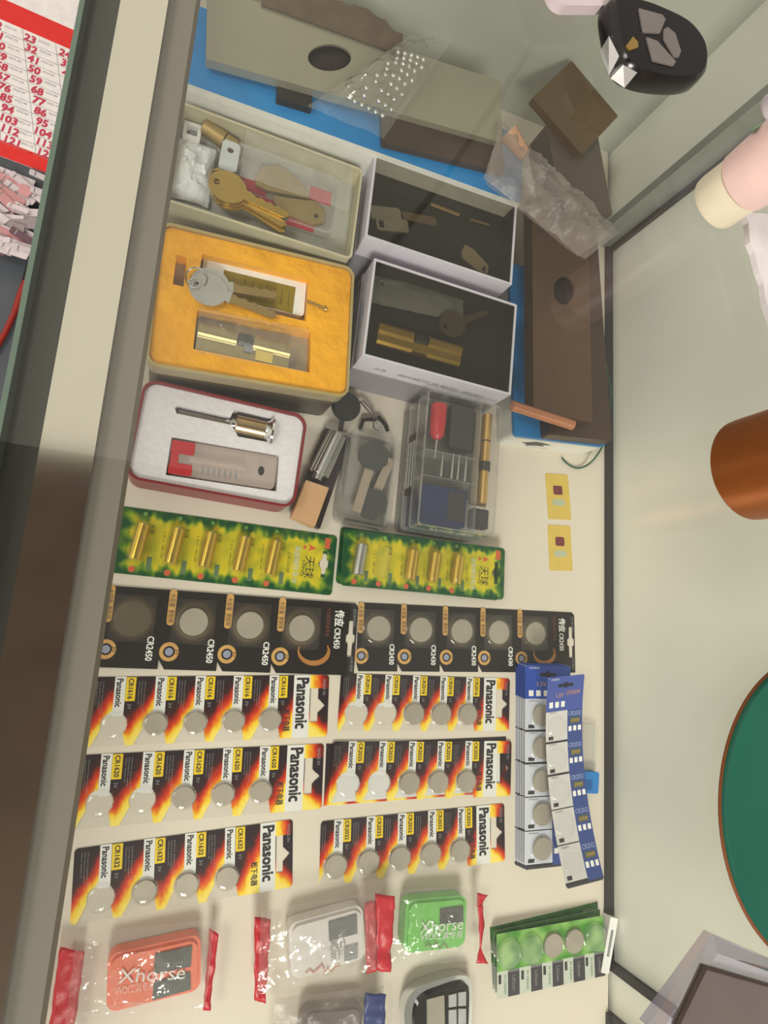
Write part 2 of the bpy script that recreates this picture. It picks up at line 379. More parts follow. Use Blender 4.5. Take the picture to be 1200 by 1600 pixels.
def pana(q, xs_first, xs_last, n, missing, model, dia, label, z=0.0, first_cell=True, group='red and yellow flame-printed coin cell cards'):
    """card seen with its hang hole at the right; text runs down the picture"""
    fr, W, H = quad('battery_card', label, 'battery pack', q, z, z, group)
    x0, x1, y0, y1 = -W / 2, W / 2, -H / 2, H / 2
    dia = dia - 1.2; uf, vf = fr.L(*xs_first, z + 3); ul, vl = fr.L(*xs_last, z + 3); p = (ul - uf) / (n - 1); vc = (vf + vl) / 2; rc = dia / 2
    endw, band = W * .088, W * .078
    xe = x1 - endw; xb = xe - band       # hanger strip, white band
    def fn(u, v):
        t = (v - y0) / H
        nz = noise.noise(Vector((u * .16, v * .07, dia))) * .16 + noise.noise(Vector((u * .45, v * .25, 3))) * .07
        if u > xe:
            s = (u - xe) / endw
            h = .35 + .8 * (1 - s) - t * .1 if t > .78 else 1.5 - s * .7 - t * 2.4
            return ramp(h + nz)
        if u > xb: return cWHT
        k = round((u - uf) / p); k = max(-1, min(n - 1, k)); uc = uf + k * p      # nearest coin column
        d = u - uc; wb = .155 * p
        # white logo box above every coin
        if -wb * .75 < d + 0 - .05 * p < wb * 1.0 and k >= 0 and t > .42: return cWHT
        # coin window: a waist that widens downwards
        if k >= 0:
            yy = v - vc
            half = math.sqrt(max(0, (rc + 1.2) ** 2 - yy * yy)) if abs(yy) < rc + 1.2 else 0
            tt = max(0, (.46 - t) / .46)
            lft = max(half, wb * .7 + tt * p * .40); rgt = max(half, wb * .9 + tt * p * .16) 
            if t < .5 and (-lft < d < rgt): return None if t < .44 else cWHT
        # flame colouring between windows; s from one window to the next
        kk = math.floor((u - uf) / p); s = (u - (uf + kk * p)) / p
        h = (.56 - t) * 1.9 + max(0, s - .40) * 1.7 + max(0, .2 - s) * 1.9 * (1.15 - t) + nz + .03
        if k == n - 1 and u > uf + (n - 1) * p: h = (.5 - t) * 1.5 + max(0, s - .30) * 1.5 + nz + .1
        return ramp(h)
    mb = MB()
    hx = xe + endw * .33
    hole = [(hx - endw * .26, vl * 0 + H * .30), (hx + endw * .12, H * .30), (hx + endw * .16, H * .10), (hx + endw * .42, H * .03), (hx + endw * .42, -H * .03), (hx + endw * .16, -H * .10), (hx + endw * .12, -H * .24), (hx - endw * .26, -H * .24)]
    def inhole(u, v):
        if u < xe: return False
        if not (-H * .26 < v < H * .28): return False
        lim = hx + endw * .12 + (endw * .38 * max(0, 1 - abs(v) / (H * .11)))
        return hx - endw * .3 < u < lim
    def fn2(u, v):
        if inhole(u, v): return None
        # rounded outer corners
        rx, ry = abs(u) - (W / 2 - 3), abs(v) - (H / 2 - 3)
        if rx > 0 and ry > 0 and rx * rx + ry * ry > 9: return None
        return fn(u, v)
    mb.grid(fn2, x0, x1, y0, y1, .62, .55)
    zt = .62
    for k in range(n):
        uc = uf + k * p
        mb.text('Panasonic', uc + .06 * p, lerp(y0, y1, .765), p * .15, zt, INK, -90, H * .41, bold=.16)
        lx = uc + p * .33
        mb.flat([(lx - p * .12, y1 - H * .36), (lx + p * .12, y1 - H * .36), (lx + p * .12, y1 - .5), (lx - p * .12, y1 - .5)], zt, YEL)
        mb.text(model, lx, y1 - H * .18, p * .12, zt + .05, INK, -90, H * .3, bold=.12)
        for j, dx_ in enumerate((.53, .6, .67)):
            mb.text('lithium battery 3V' if j != 1 else 'keep away from children', uc + p * (dx_ - 1), y1 - H * (.24 + .03 * j), p * .045, zt, GREY, -90, H * (.34 + .06 * j))
        mb.text('3V', lx, y1 - H * .44, p * .09, zt, GREY, -90, H * .08)
    mb.text('Panasonic', (xb + xe) / 2 + band * .05, 0 + H * .05, band * .70, zt, INK, -90, H * .80, bold=.42)
    mb.text('松下电器', xb - band * .32, -H * .22, band * .42, zt, INK, -90, H * .34, bold=.12)
    mb.text('MADE IN', x1 - endw * .25, H * .3, endw * .16, zt, GREY, -90, H * .25)
    mb.build('card', fr.o)
    # clear moulded backing below the print
    mb = MB(); mb.prism(rr(0, -H * .0, W - 1, H - .5, 3), 0, .45, BLIS, holes=[hole], bottom=False)
    mb.build('clear_backing', fr.o)
    for k in range(n):
        uc = uf + k * p
        if k not in missing:
            mb = MB(); coin(mb, uc, vc, .3, rc, 2.6); mb.build('coin_cell', fr.o)
        dome(fr.o, uc, vc, .5, rc + .3, 3.2)
    return fr

pana([(147, 1057), (515, 1055), (510, 1150), (132, 1168)], (177, 1137), (423, 1122), 5, {0}, 'CR1616', 18, 'flame-printed coin cell card marked CR1616, just below the wide black card')
pana([(532, 1052), (796, 1060), (795, 1142), (527, 1142)], (558, 1116), (732, 1116), 5, {0, 1}, 'CR2016', 20, 'flame-printed coin cell card marked CR2016, three cells left, just under the black CR2430 card')
pana([(128, 1178), (508, 1163), (500, 1262), (110, 1298)], (155, 1258), (408, 1236), 5, {0, 1}, 'CR1620', 18, 'flame-printed coin cell card marked CR1620, three cells left in it')
b4 = pana([(520, 1158), (799, 1158), (797, 1243), (512, 1255)], (545, 1229), (730, 1220), 5, {0, 1}, 'CR2025', 20, 'flame-printed coin cell card marked CR2025, lying over another card', z=1.2)
pana([(122, 1325), (460, 1280), (454, 1385), (104, 1447)], (157, 1405), (355, 1374), 4, {0}, 'CR1632', 18, 'flame-printed coin cell card marked CR1632, tilted, above the bag with the orange remote')
pana([(502, 1283), (788, 1255), (788, 1345), (497, 1385)], (525, 1355), (720, 1330), 5, set(), 'CR2032', 20, 'flame-printed full card of five cells marked CR2032, above the green remote')
# the card lying under the CR2025 one
fr, W, H = quad('battery_card', 'dark flame-printed card peeping out beneath the CR2025 coin cell card', 'battery pack', [(508, 1163), (791, 1150), (790, 1238), (507, 1258)], 0, 0, 'red and yellow flame-printed coin cell cards')
mb = MB()
def fnb(u, v):
    if abs(u) < W / 2 - 7 and -H / 2 + 2 < v < H / 2 - 9: return cWHT
    t = (v + H / 2) / H; return ramp((.5 - t) * 1.7 + .1 + .35 * math.sin(u * .22) + noise.noise(Vector((u * .2, v * .1, 9))) * .2)
mb.grid(fnb, -W / 2, W / 2, -H / 2, H / 2, 1.0, .5); mb.prism(rr(0, 0, W, H, 3), 0, .4, PAPER, bottom=False); mb.build('card', fr.o)

def blackcard(q, coins, tags_x, model, label, empty=(), n_text=None, brand_px=None, z=0.0, swoosh=True, badge_last=True):
    fr, W, H = quad('battery_card', label, 'battery pack', q, z, z, 'wide black coin cell cards')
    x0, x1, y0, y1 = -W / 2, W / 2, -H / 2, H / 2
    us = [fr.L(*c, z + 3) for c in coins]; p = (us[-1][0] - us[0][0]) / (len(us) - 1); vc = sum(u[1] for u in us) / len(us)
    K = mat('black_card', (30, 26, 26), .4, var=.1)
    n = len(us); mb = MB(); base = -H / 2
    # outline with chamfered notches between cells along the lower edge
    pts = [(x1 - 3, y1), (x0, y1)]
    for k in range(n):
        xl = us[k][0] - p * .52
        if k == 0: pts.append((max(x0, xl), y0 + H * .12)); 
        else: pts.append((xl, y0)); pts.append((xl + .1, y0 + H * .12))
        pts.append((xl + p * .11, y0))
    pts += [(x1, y0), (x1, y1 - 3)]
    xs_ = x0
    good = [pts[0], pts[1]]
    for pt in pts[2:-2]:
        good.append((max(pt[0], x0), pt[1]))
    good += pts[-2:]
    hx = x1 - p * .12; hs = H * .9
    hole = [(hx - 2, hs * .28), (hx + 2, hs * .28), (hx + 2.2, hs * .08), (hx + 4.2, hs * .05), (hx + 4.2, -hs * .05), (hx + 2.2, -hs * .08), (hx + 2, -hs * .28), (hx - 2, -hs * .28), (hx - 2.2, -hs * .08), (hx - 4.2, -hs * .05), (hx - 4.2, hs * .05), (hx - 2.2, hs * .08)]
    mb.prism(good, 0, .6, K, holes=[hole])
    zt = .68
    for k, (uc, _) in enumerate(us):
        # gold tag
        tx = uc - p * .40
        mb.prism(rr(tx, y1 - H * .22, p * .13, H * .46, p * .06), zt - .05, zt, GOLDINK, bottom=False)
        mb.text('大容量', tx, y1 - H * .13, p * .1, zt + .05, INK, -90, H * .17)
        mb.text('更耐用', tx, y1 - H * .33, p * .1, zt + .05, INK, -90, H * .16)
        # badge
        if k < n - 1 or badge_last:
            bx, by = uc - p * .36, y0 + H * .22
            mb.flat(circ(bx, by, p * .165), zt, GOLDINK); mb.flat(circ(bx, by, p * .10), zt + .03, K)
            mb.flat(circ(bx, by, p * .07, 12), zt + .06, mat('silver_blue_print', (150, 155, 175), .3))
            mb.text('3V', bx + p * .13, by, p * .06, zt + .06, K, -90, p * .1)
        if k < n - 1: mb.text(model, uc + p * .34, y0 + H * .25, p * .11, zt + .1, PAPER, -90, H * .30, bold=.14)
        # brownish printed glow around the cell
        for i, (rad, c) in enumerate(((.40, (46, 38, 32)), (.36, (70, 58, 42)), (.31, (92, 78, 56)))):
            mb.flat(circ(uc, vc, p * rad), zt - .05 + .02 * i, mat('brown_ring_%d' % i, c, .4))
    xb = x1 - p * .42
    mb.text('传应', xb + p * .05, y1 - H * .22, p * .19, zt, PAPER, -90, H * .22, bold=.2)
    mb.text(model, xb + p * .03, y1 - H * .5, p * .12, zt, PAPER, -90, H * .28, bold=.12)
    mb.text('大容量高性能电池', xb - p * .17, y1 - H * .28, p * .09, zt, mat('maroon_print', (120, 70, 60), .5), -90, H * .4)
    mb.text('纽扣电池系列', x1 - p * .04 - 1, y1 - H * .2, p * .06, zt, GREY, -90, H * .25)
    mb.text('10年保质', x1 - p * .04 - 1, y0 + H * .15, p * .06, zt, GREY, -90, H * .2)
    # gold swoosh
    ul = us[-1][0]; a = []; b = []
    for i in range(15):
        t = i / 14; ang = math.radians(lerp(160, 395, t)); rad = p * lerp(.34, .30, t); wdt = p * (.02 + .10 * math.sin(math.pi * min(1, (1 - t) * 1.05)) ** 1.0)
        cx, cy = ul + p * .30, y0 + H * .30
        a.append((cx + rad * math.cos(ang), cy + rad * .8 * math.sin(ang))); b.append((cx + (rad - wdt) * math.cos(ang), cy + (rad - wdt) * .8 * math.sin(ang)))
    for i in range(14): mb.add([(a[i][0], a[i][1], zt), (a[i + 1][0], a[i + 1][1], zt), (b[i + 1][0], b[i + 1][1], zt), (b[i][0], b[i][1], zt)], [(3, 2, 1, 0)], mat('orange_swoosh_print', (176, 120, 62), .4))
    mb.build('card', fr.o)
    for k, (uc, _) in enumerate(us):
        if k not in empty:
            mb = MB(); coin(mb, uc, vc, .7, 11.2, 3); mb.build('coin_cell', fr.o)
        dome(fr.o, uc, vc, .7, 12.6, 4.2, foot=(p * .74, p * .8))
    return fr
blackcard([(168, 913), (560, 945), (552, 1054), (148, 1044)], [(207, 967), (303, 973), (391, 977), (472, 979)], None, 'CR2450', 'long black coin cell card marked CR2450, first blister empty, beside the metal rail', empty=(0,), z=.8)
blackcard([(560, 938), (897, 960), (898, 1048), (556, 1052)], [(592, 982), (658, 983), (722, 985), (780, 987), (837, 992)], None, 'CR2430', 'long black coin cell card marked CR2430, partly under the blue cards')

def greencard(q, cells, empty, dull, label, z=0.0, printed=True, length=29.0):
    fr, W, H = quad('battery_card', label, 'battery pack', q, z, z, 'green and yellow cards of small round cells')
    x0, x1, y0, y1 = -W / 2, W / 2, -H / 2, H / 2
    us = [fr.L(*c, z + 5) for c in cells]; p = (us[-1][0] - us[0][0]) / (len(us) - 1); vc = sum(u[1] for u in us) / len(us)
    def tri(x): x = x % 1; return abs(2 * x - 1)
    hx = x1 - W * .055
    def fn(u, v):
        rx, ry = abs(u) - (W / 2 - 4), abs(v) - (H / 2 - 4)
        if rx > 0 and ry > 0 and rx * rx + ry * ry > 16: return None
        w2 = 2.2 + 3.2 * max(0, 1 - abs(v) / 4.5)
        if abs(u - hx) < w2 and abs(v) < H * .22 and printed: return None
        e = (H / 2 - abs(v)) / H
        jag = .055 + .09 * tri(u / 17.0 + (.3 if v > 0 else 0)) + .04 * tri(u / 6.3) + noise.noise(Vector((u * .2, v * .2, 1))) * .05
        xe = min((u - x0), (x1 - u) * 1.1) / W
        m = min((e - jag) / .06, (xe - .035 - .03 * tri(v / 14)) / .02)
        nzz = noise.noise(Vector((u * .12, v * .12, 5)))
        g = mixc(C(14, 78, 42), C(120, 156, 40), max(0, m + 1.1) * .7 + nzz * .5)
        yv = mixc(C(218, 196, 40), C(176, 172, 40), .4 + nzz)
        return mixc(g, yv, m)
    mb = MB(); mb.grid(fn, x0, x1, y0, y1, .8, .6); mb.prism(rr(0, 0, W - .6, H - .6, 4), 0, .5, mat('dark_green_card', (30, 84, 46), .5), holes=[circ(hx, 0, 4, 12, H * .18)] if printed else ())
    zt = .68
    RB = mat('orange_red_print', (206, 96, 60), .5)
    for k, (uc, _) in enumerate(us):
        mb.flat(circ(uc - p * .1, y0 + 4.5, 2.6, 14), zt, RB)
        mb.flat(circ(uc + p * .05, y1 - 4, 1.8, 10), zt, mat('pale_green_print', (120, 180, 90), .5))
        mb.text('12V 电池', uc - p * .33, vc, 1.6, zt, mat('dark_green_print', (70, 90, 20), .5), -90, length * .75)
        mb.text('天球', uc + p * .30, vc + length * .42, 4.2, zt, mat('dark_green_print', (70, 90, 20), .5), -90, 8)
        if k < 9: mb.box(uc + p * .28, uc + p * .42, y0 + 5, y0 + 5 + H * .2, zt, zt + .02, mat('grey_green_print', (96, 120, 84), .5))
    mb.text('天球', hx - 13, -H * .08, 9.5, zt, INK, -90, H * .36)
    mb.text('TMMQ', hx - 19, -H * .10, 3, zt, INK, -90, H * .28)
    mb.flat([(hx - 16, H * .30), (hx - 8, H * .24), (hx - 16, H * .18), (hx - 14, H * .24)], zt, RB); mb.flat([(hx - 20, H * .28), (hx - 16, H * .24), (hx - 20, H * .2)], zt, RB)
    mb.text('高能碱性电池', hx - 25, -H * .06, 5.5, zt, mat('silver_print', (190, 200, 190), .4), -90, H * .6)
    mb.text('23A12V/5P', hx - 32, -H * .04, 3, zt, mat('dark_green_print', (70, 90, 20), .5), -90, H * .34)
    mb.box(hx - 1, hx + 4, H * .26, H * .44, zt, zt + .03, RB)
    mb.build('card', fr.o)
    ang = math.radians(-6)
    for k, (uc, vv) in enumerate(us):
        dx, dy = math.sin(ang) * length / 2 * -1, math.cos(ang) * length / 2
        if k not in empty:
            mb = MB(); m = STEEL if k in dull else GOLDCELL; r = 5.0
            mb.tube([(uc - dx * 1.0, vc - dy, 6), (uc - dx, vc - dy, 6), (uc + dx, vc + dy, 6)], [r * .9, r, r], m, 20)
            mb.tube([(uc + dx, vc + dy, 6), (uc + dx * 1.07, vc + dy * 1.07, 6)], 2.2, STEEL, 12)
            mb.build('small_cylinder_cell', fr.o)
        mb = MB()   # blister shell
        rings = []
        for t in (-1.12, -1.06, -.9, .9, 1.06, 1.12):
            h = 0.2 if abs(t) > 1.1 else (9 if abs(t) > 1 else 12)
            rings.append([(uc + dx * t + 6.6 * math.cos(math.pi * i / 12), vc + dy * t + 0, .6 + h * math.sin(math.pi * i / 12)) for i in range(13)])
        vs = [pt for r_ in rings for pt in r_]; fs = [(j * 13 + i, j * 13 + i + 1, (j + 1) * 13 + i + 1, (j + 1) * 13 + i) for j in range(5) for i in range(12)]
        mb.add(vs, fs, BLIS, True); mb.build('blister', fr.o)
    return fr
greencard([(189, 792), (527, 836), (518, 932), (172, 893)], [(218, 845), (273, 853), (325, 860), (378, 867), (427, 872)], (), (), 'green and yellow card of five gold cells, below the red tin')
greencard([(532, 822), (782, 858), (778, 938), (524, 912)], [(562, 873), (602, 878), (643, 883), (678, 885), (714, 890)], (), (), 'green card almost hidden beneath the green and yellow card right of centre', z=0.0)
greencard([(538, 826), (787, 857), (788, 937), (530, 915)], [(562, 875), (600, 879), (643, 883), (678, 886), (714, 890)], (1,), (0,), 'green and yellow card with its second blister empty, below the clear compartment boxes', z=12.5, length=27)

# ---- blue cards
BLUEP = mat('blue_print', (44, 74, 160), .45)
def bluecard(q, z, label, group, curl=0.0, flip=False):
    fr, W, H = quad('battery_card', label, 'battery pack', q, z, z, group)
    x0, x1, y0, y1 = -W / 2, W / 2, -H / 2, H / 2
    hd = H * .175; cell = (H - hd) / 5 - .5
    warp = (lambda x, y, zz: (x, y, zz + curl * (abs(y / (H / 2)) ** 2.0))) if curl else None
    split = x0 + W * .58
    def fn(u, v):
        rx, ry = abs(u) - (W / 2 - 3), abs(v) - (H / 2 - 3)
        if rx > 0 and ry > 0 and rx * rx + ry * ry > 9: return None
        if abs(v - (y1 - hd * .26)) < 1.6 + 1.6 * max(0, 1 - abs(u) / 3) and abs(u) < 9: return C(18, 20, 40)
        if v > y1 - hd: return C(42, 76, 168) if not flip else C(66, 84, 160)
        k = (y1 - hd - v) / cell
        if k >= 5: return C(60, 62, 70)
        if u > split: return C(54, 74, 138)
        if k % 1 > .95: return C(48, 46, 52)
        return C(206, 208, 218) if not flip else C(208, 204, 202)
    mb = MB(); mb.warp = warp
    mb.grid(fn, x0, x1, y0, y1, 1.0, .6)
    zt = .7
    for i in range(3): mb.prism(rr(x0 + W * (.13 + .16 * i), y1 - hd * .82, W * .10, hd * .17, .5), zt, zt, PAPER, bottom=False)
    mb.text('1.5V', x0 + W * .36, y1 - hd * .55, 4, zt, GOLDINK, 0, W * .2); mb.text('LITHIUM', x0 + W * .72, y1 - hd * .5, 4, zt, mat('orange_print', (214, 140, 70), .5), 0, W * .36)
    mb.text('CR2032', x0 + W * .2, y1 - hd * .06 - .5, 1.6, zt, PAPER, 0, W * .22)
    for k in range(5):
        yc = y1 - hd - cell * (k + .5)
        mb.text('CR2032', x1 - W * .21, yc + cell * .36, 4, zt, mat('pale_blue_print', (160, 175, 215), .5), 0, W * .34)
        mb.box(x1 - W * .34, x1 - W * .07, yc + cell * .04, yc + cell * .22, zt, zt + .03, mat('olive_print', (90, 96, 60), .5)); mb.text('LITHIUM', x1 - W * .2, yc + cell * .13, 2.6, zt + .05, GOLDINK, 0, W * .22)
        for i in range(3): mb.prism(rr(x1 - W * (.34 - .13 * i), yc - cell * .12, W * .085, cell * .16, .5), zt, zt, PAPER, bottom=False)
        mb.text('CR2032', x0 + W * .18, yc + cell * .45, 1.3, zt, INK, 0, W * .2)
        mb.box(x0 + W * .07, x0 + W * .2, yc - cell * .40, yc - cell * .29, zt, zt + .03, DGREY)
    mb.build('card', fr.o)
    mb = MB(); mb.warp = warp; n = 24
    for i in range(n): mb.box(x0 + .4, x1 - .4, lerp(y0, y1, i / n) + (.3 if i == 0 else 0), lerp(y0, y1, (i + 1) / n) - (.3 if i == n - 1 else 0), 0, .5, PAPER)
    mb.build('backing', fr.o)
    for k in range(5):
        yc = y1 - hd - cell * (k + .5); xc = x0 + W * .29 if not flip else x0 + W * .28
        zz = curl * (abs(yc / (H / 2)) ** 2.0)
        if not flip:
            mb = MB(); coin(mb, xc + W * .06, yc, .7, 10, 2.6); mb.build('coin_cell', fr.o)
            dome(fr.o, xc + W * .06, yc, .7, 11, 4)
        else: dome(fr.o, xc, yc, .7 + zz, 8.5, 3)
    return fr
for i in range(5):
    s = (4 - i) * 1.7
    dsc = ['bottom one of the stack', 'second from the bottom of the stack', 'middle one of the stack', 'next to the top of the stack', 'topmost straight one, under the tilted card'][i]
    bluecard([(818 - s * 2.2, 1040 - s * .8), (890 - s * 2.2, 1040 - s * .8), (894 - s * 2.2, 1352 - s), (821 - s * 2.2, 1358 - s)], 4.6 * i, 'blue coin cell card, ' + dsc, 'stacked blue and white coin cell cards')
bluecard([(855, 1056), (910, 1051), (915, 1366), (856, 1382)], 30, 'blue and pale card with empty blisters lying curled and tilted on the blue stack', 'stacked blue and white coin cell cards', curl=14, flip=True)

# ---- green and grey card stack near the lower right
GRN = mat('green_print', (104, 156, 70), .4, var=.15, scale=40)
def leafcard(q, z, label, top):
    fr, W, H = quad('battery_card', label, 'battery pack', q, z, z, 'green coin cell cards')
    x0, x1, y0, y1 = -W / 2, W / 2, -H / 2, H / 2; p = W / 5
    def fn(u, v):
        t = (v - y0) / H
        if t > .42 + .0: return mixc(C(72, 140, 48), C(150, 196, 108), .4 + noise.noise(Vector((u * .09, v * .09, 2))) * 1.2)
        k = ((u - x0) / p) % 1
        if k > .48: return C(62, 58, 64) if t < .38 else C(120, 120, 120)
        return C(196, 200, 188)
    mb = MB(); mb.grid(fn if top else (lambda u, v: mixc(C(40, 92, 44), C(70, 120, 60), .5 + noise.noise(Vector((u * .1, v * .1, 4)))) if (v - y0) / H > .42 else C(150, 156, 150)), x0, x1, y0, y1, 1.0, .6)
    mb.prism(rr(0, 0, W - .4, H - .4, 1), 0, .5, PAPER)
    if top:
        for k in range(5):
            mb.text('Lithium', x0 + p * (k + .74), y0 + H * .2, p * .16, .7, GREY, -90, H * .24)
            mb.box(x0 + p * (k + .06), x0 + p * (k + .18), y0 + H * .22, y0 + H * .36, .62, .7, DGREY)
            mb.text('3V CR2025', x0 + p * (k + .35), y0 + H * .2, p * .1, .7, mat('green_ink', (60, 120, 60), .5), -90, H * .3)
    mb.build('card', fr.o)
    for k in range(5):
        uc = x0 + p * (k + .5); vc = y0 + H * .68
        if top and k in (2, 3):
            mb = MB(); coin(mb, uc, vc, .7, 10, 2.6); mb.build('coin_cell', fr.o)
        dome(fr.o, uc, vc, .7, 10.8, 4, m=(BLIS if k in (2, 3) else PCOAT))
    return fr
leafcard([(764, 1449), (934, 1408), (938, 1498), (770, 1545)], 0, 'dark green card at the bottom of the green coin cell stack', False)
leafcard([(768, 1455), (938, 1420), (940, 1510), (775, 1550)], 5, 'green card in the middle of the green coin cell stack', False)
leafcard([(773, 1460), (943, 1430), (944, 1524), (779, 1560)], 10, 'green and grey coin cell card with two cells showing, topmost of its stack', True)
fr, W, H = quad('folded_paper_tab', 'small white paper strip standing at the right end of the green card stack', 'paper', [(947, 1432), (960, 1434), (955, 1522), (944, 1519)], 10, 10)
mb = MB(); mb.prism(rr(0, 0, W, H, 1), -10, 1, PAPER); mb.box(-1.4, 1.6, -H * .2, H * .28, 1.02, 1.1, GREY); mb.build('strip', fr.o)

# ---- blue cap with a clear tube
fr, W, H = quad('blue_capped_vial', 'small clear vial with a bright blue cap, right of the blue card stack', 'vial', [(915, 1130), (943, 1132), (931, 1240), (903, 1238)], 8, 0)
BC = mat('bright_blue_plastic', (34, 122, 196), .35)
mb = MB(); mb.prism(rr(0, -H / 2 + 10, W * .95, 20, 2), 0, 9, BC); mb.box(-W * .3, W * .1, -H / 2 + 3, -H / 2 + 12, 9, 9.6, mat('deep_blue_plastic', (20, 92, 160), .4)); mb.build('cap', fr.o, bevel=.8)
mb = MB(); mb.prism(rr(0, 10, W * .8, H - 22, 3), .5, 6, PCOAT); mb.build('tube', fr.o)

# ---- two yellow stickers
for i, (cx, cy) in enumerate(((872, 776), (875, 856))):
    fr, W, H = quad('sticker', ['yellow sticker with a maroon patch stuck on the shelf, the upper of the two', 'yellow sticker with a maroon patch stuck on the shelf, the lower of the two'][i], 'sticker',
        [(cx - 18, cy - 36), (cx + 18, cy - 34), (cx + 17, cy + 36), (cx - 18, cy + 35)], 0, 0, 'yellow stickers on the shelf')
    mb = MB(); mb.prism(rr(0, 0, W, H, 2), 0, .5, mat('pale_yellow_paper', (216, 186, 92), .5)); mb.prism(rr(0, H * .14, W * .4, H * .2, 2), .52, .55, mat('maroon_print2', (120, 52, 60), .5))
    mb.prism(rr(0, -H * .13, W * .55, H * .14, 3), .52, .55, mat('pale_teal_print', (178, 186, 160), .5)); mb.build('paper', fr.o)

# ================================================================== TINS AND THEIR CONTENTS
def tin(name, label, cat, q, zt, h, body, rim, foam, cutouts=(), foamdrop=4, r=9, wallt=1.6, recess=12, floorm=None, rim_out=1.0, wrinkle=0):
    """open tin with a foam tray; cutouts = list of outlines (photo places at foam height)"""
    fr, W, H = quad(name, label, cat, q, zt, zt - h)
    mb = MB(); outer = rr(0, 0, W, H, r, 8); inner = rr(0, 0, W - 2 * wallt, H - 2 * wallt, r - wallt, 8)
    mb.prism(outer, 0, h - 1.4, body, holes=[inner]); mb.prism(inner, 0, 1.2, body); body_o = mb.build('body', fr.o)
    mb = MB(); mb.prism(rr(0, 0, W + rim_out, H + rim_out, r + rim_out / 2, 8), h - 1.8, h, rim, holes=[inner]); mb.build('rolled_rim', body_o, bevel=.5)
    zf = h - foamdrop; holes = [fr.Q(c, zt - foamdrop) for c in cutouts]
    mb = MB(); fo = rr(0, 0, W - 2 * wallt - .4, H - 2 * wallt - .4, r - wallt, 8)
    mb.prism(fo, zf - recess, zf, foam, holes=holes, bottom=False)
    if holes: mb.prism(fo, zf - recess - .5, zf - recess, floorm or foam, bottom=False)
    mb.build('foam_tray', fr.o)
    return fr, W, H, zf
def pang(p, q, z):
    a, b = P(*p, z), P(*q, z); return math.degrees(math.atan2(b.y - a.y, b.x - a.x))
def key(mb, x, y, ang, hr, bl, bw, m, z, th=2.0, shape='round', blade=None):
    """flat key: head centred at x, y, blade pointing along ang (degrees)"""
    a = math.radians(ang); c, s = math.cos(a), math.sin(a)
    def tr(pts): return [(x + u * c - v * s, y + u * s + v * c) for u, v in pts]
    hd = circ(0, 0, hr, 26, hr * .92) if shape == 'round' else rr(0, 0, hr * 1.7, hr * 2, hr * .45)
    hole = circ(-hr * .6, 0, hr * .17, 10)
    mb.prism(tr(hd), z, z + th, m, holes=[tr(hole)])
    mb.prism(tr([(hr * .85, bw / 2), (hr * .85, -bw / 2), (hr + 3, -bw / 2 - .8), (hr + 3, bw / 2 + .8)][::-1]), z + .05, z + th - .05, m)
    up = []
    n = 9
    for i in range(n): up.append((hr + 3 + bl * (i + .5) / n, bw / 2 - (.9 if i % 2 else .1) * bw * .28))
    mb.prism(tr([(hr + 2, -bw / 2), (hr + bl, -bw / 2), (hr + bl + 3.5, -bw * .1), (hr + bl, bw / 2 - .6)] + up[::-1] + [(hr + 2, bw / 2)]), z + .1, z + th - .1, blade or m)
def euro(parent_mb, x, y, ang, ln, z, m, cam=DGREY, keel=20, rad=8.2):
    """euro profile lock cylinder lying on its side: barrel along ang, keel to its right"""
    T = Matrix.Translation((x, y, z)) @ Matrix.Rotation(math.radians(ang), 4, 'Z')
    old = parent_mb.T; parent_mb.T = T
    prof = [(rad * math.cos(math.radians(t)), rad + rad * math.sin(math.radians(t))) for t in range(-125 + 90 - 110, 0)]
    prof = []
    for i in range(21):
        t = math.radians(-145 + 290 * i / 20); prof.append((rad * math.cos(t), rad + rad * math.sin(t)))
    # keel leaves the barrel on the -y side
    prof = [(p[0], p[1]) for p in prof] + [(-rad * .82 - keel * .7, rad + 4.2), (-rad * .82 - keel, rad + 2), (-rad * .82 - keel, rad - 2), (-rad * .82 - keel * .7, rad - 4.2)]
    def ext(u0, u1, mm, pr=prof):
        parent_mb.loft([[(u0, p[0], p[1]) for p in pr], [(u1, p[0], p[1]) for p in pr]], mm, True, False)
    ext(-ln / 2, -ln * .09, m); ext(ln * .09, ln / 2, m)
    keelp = [(-rad * .5, rad + 4.2), (-rad * .82 - keel * .9, rad + 4.2), (-rad * .82 - keel * .9, rad - 4.2), (-rad * .5, rad - 4.2)]
    ext(-ln * .09, ln * .09, m, keelp)
    ext(-ln * .07, ln * .07, cam, [(rad * .95 * math.cos(6.283 * i / 16), rad + rad * .95 * math.sin(6.283 * i / 16)) for i in range(16)])
    parent_mb.T = old

# ---- yellow tin
OLD = mat('aged_tin', (196, 178, 124), .35, .4)
DKTIN = mat('dark_bronze_tin', (72, 62, 54), .4, .3)
SAT = mat('yellow_satin_cloth', (248, 172, 30), .4, var=.12, scale=38, bump=1.0, bd=.006)
ytq = [(258, 344), (556, 422), (541, 618), (222, 570)]
frb, W, H = quad('closed_tin', 'dark bronze closed tin carrying the open yellow-lined tin', 'tin', [(258, 348), (548, 425), (532, 628), (221, 583)], 45, 0)
mb = MB(); mb.prism(rr(0, 0, W - 4, H - 4, 9, 8), 0, 36, DKTIN); mb.prism(rr(0, 0, W - 3, H - 3, 9, 8), 36, 45, mat('brown_tin_lid', (96, 84, 70), .4, .3)); mb.build('body', frb.o, bevel=.8)
c1 = [(313, 396), (484, 435), (480, 506), (400, 486), (330, 470), (302, 440)]
c2 = [(308, 485), (485, 520), (484, 582), (302, 545)]
c1 = [(316, 397), (483, 437), (478, 502), (306, 462)]
c3 = [(276, 398), (292, 402), (287, 448), (270, 444)]
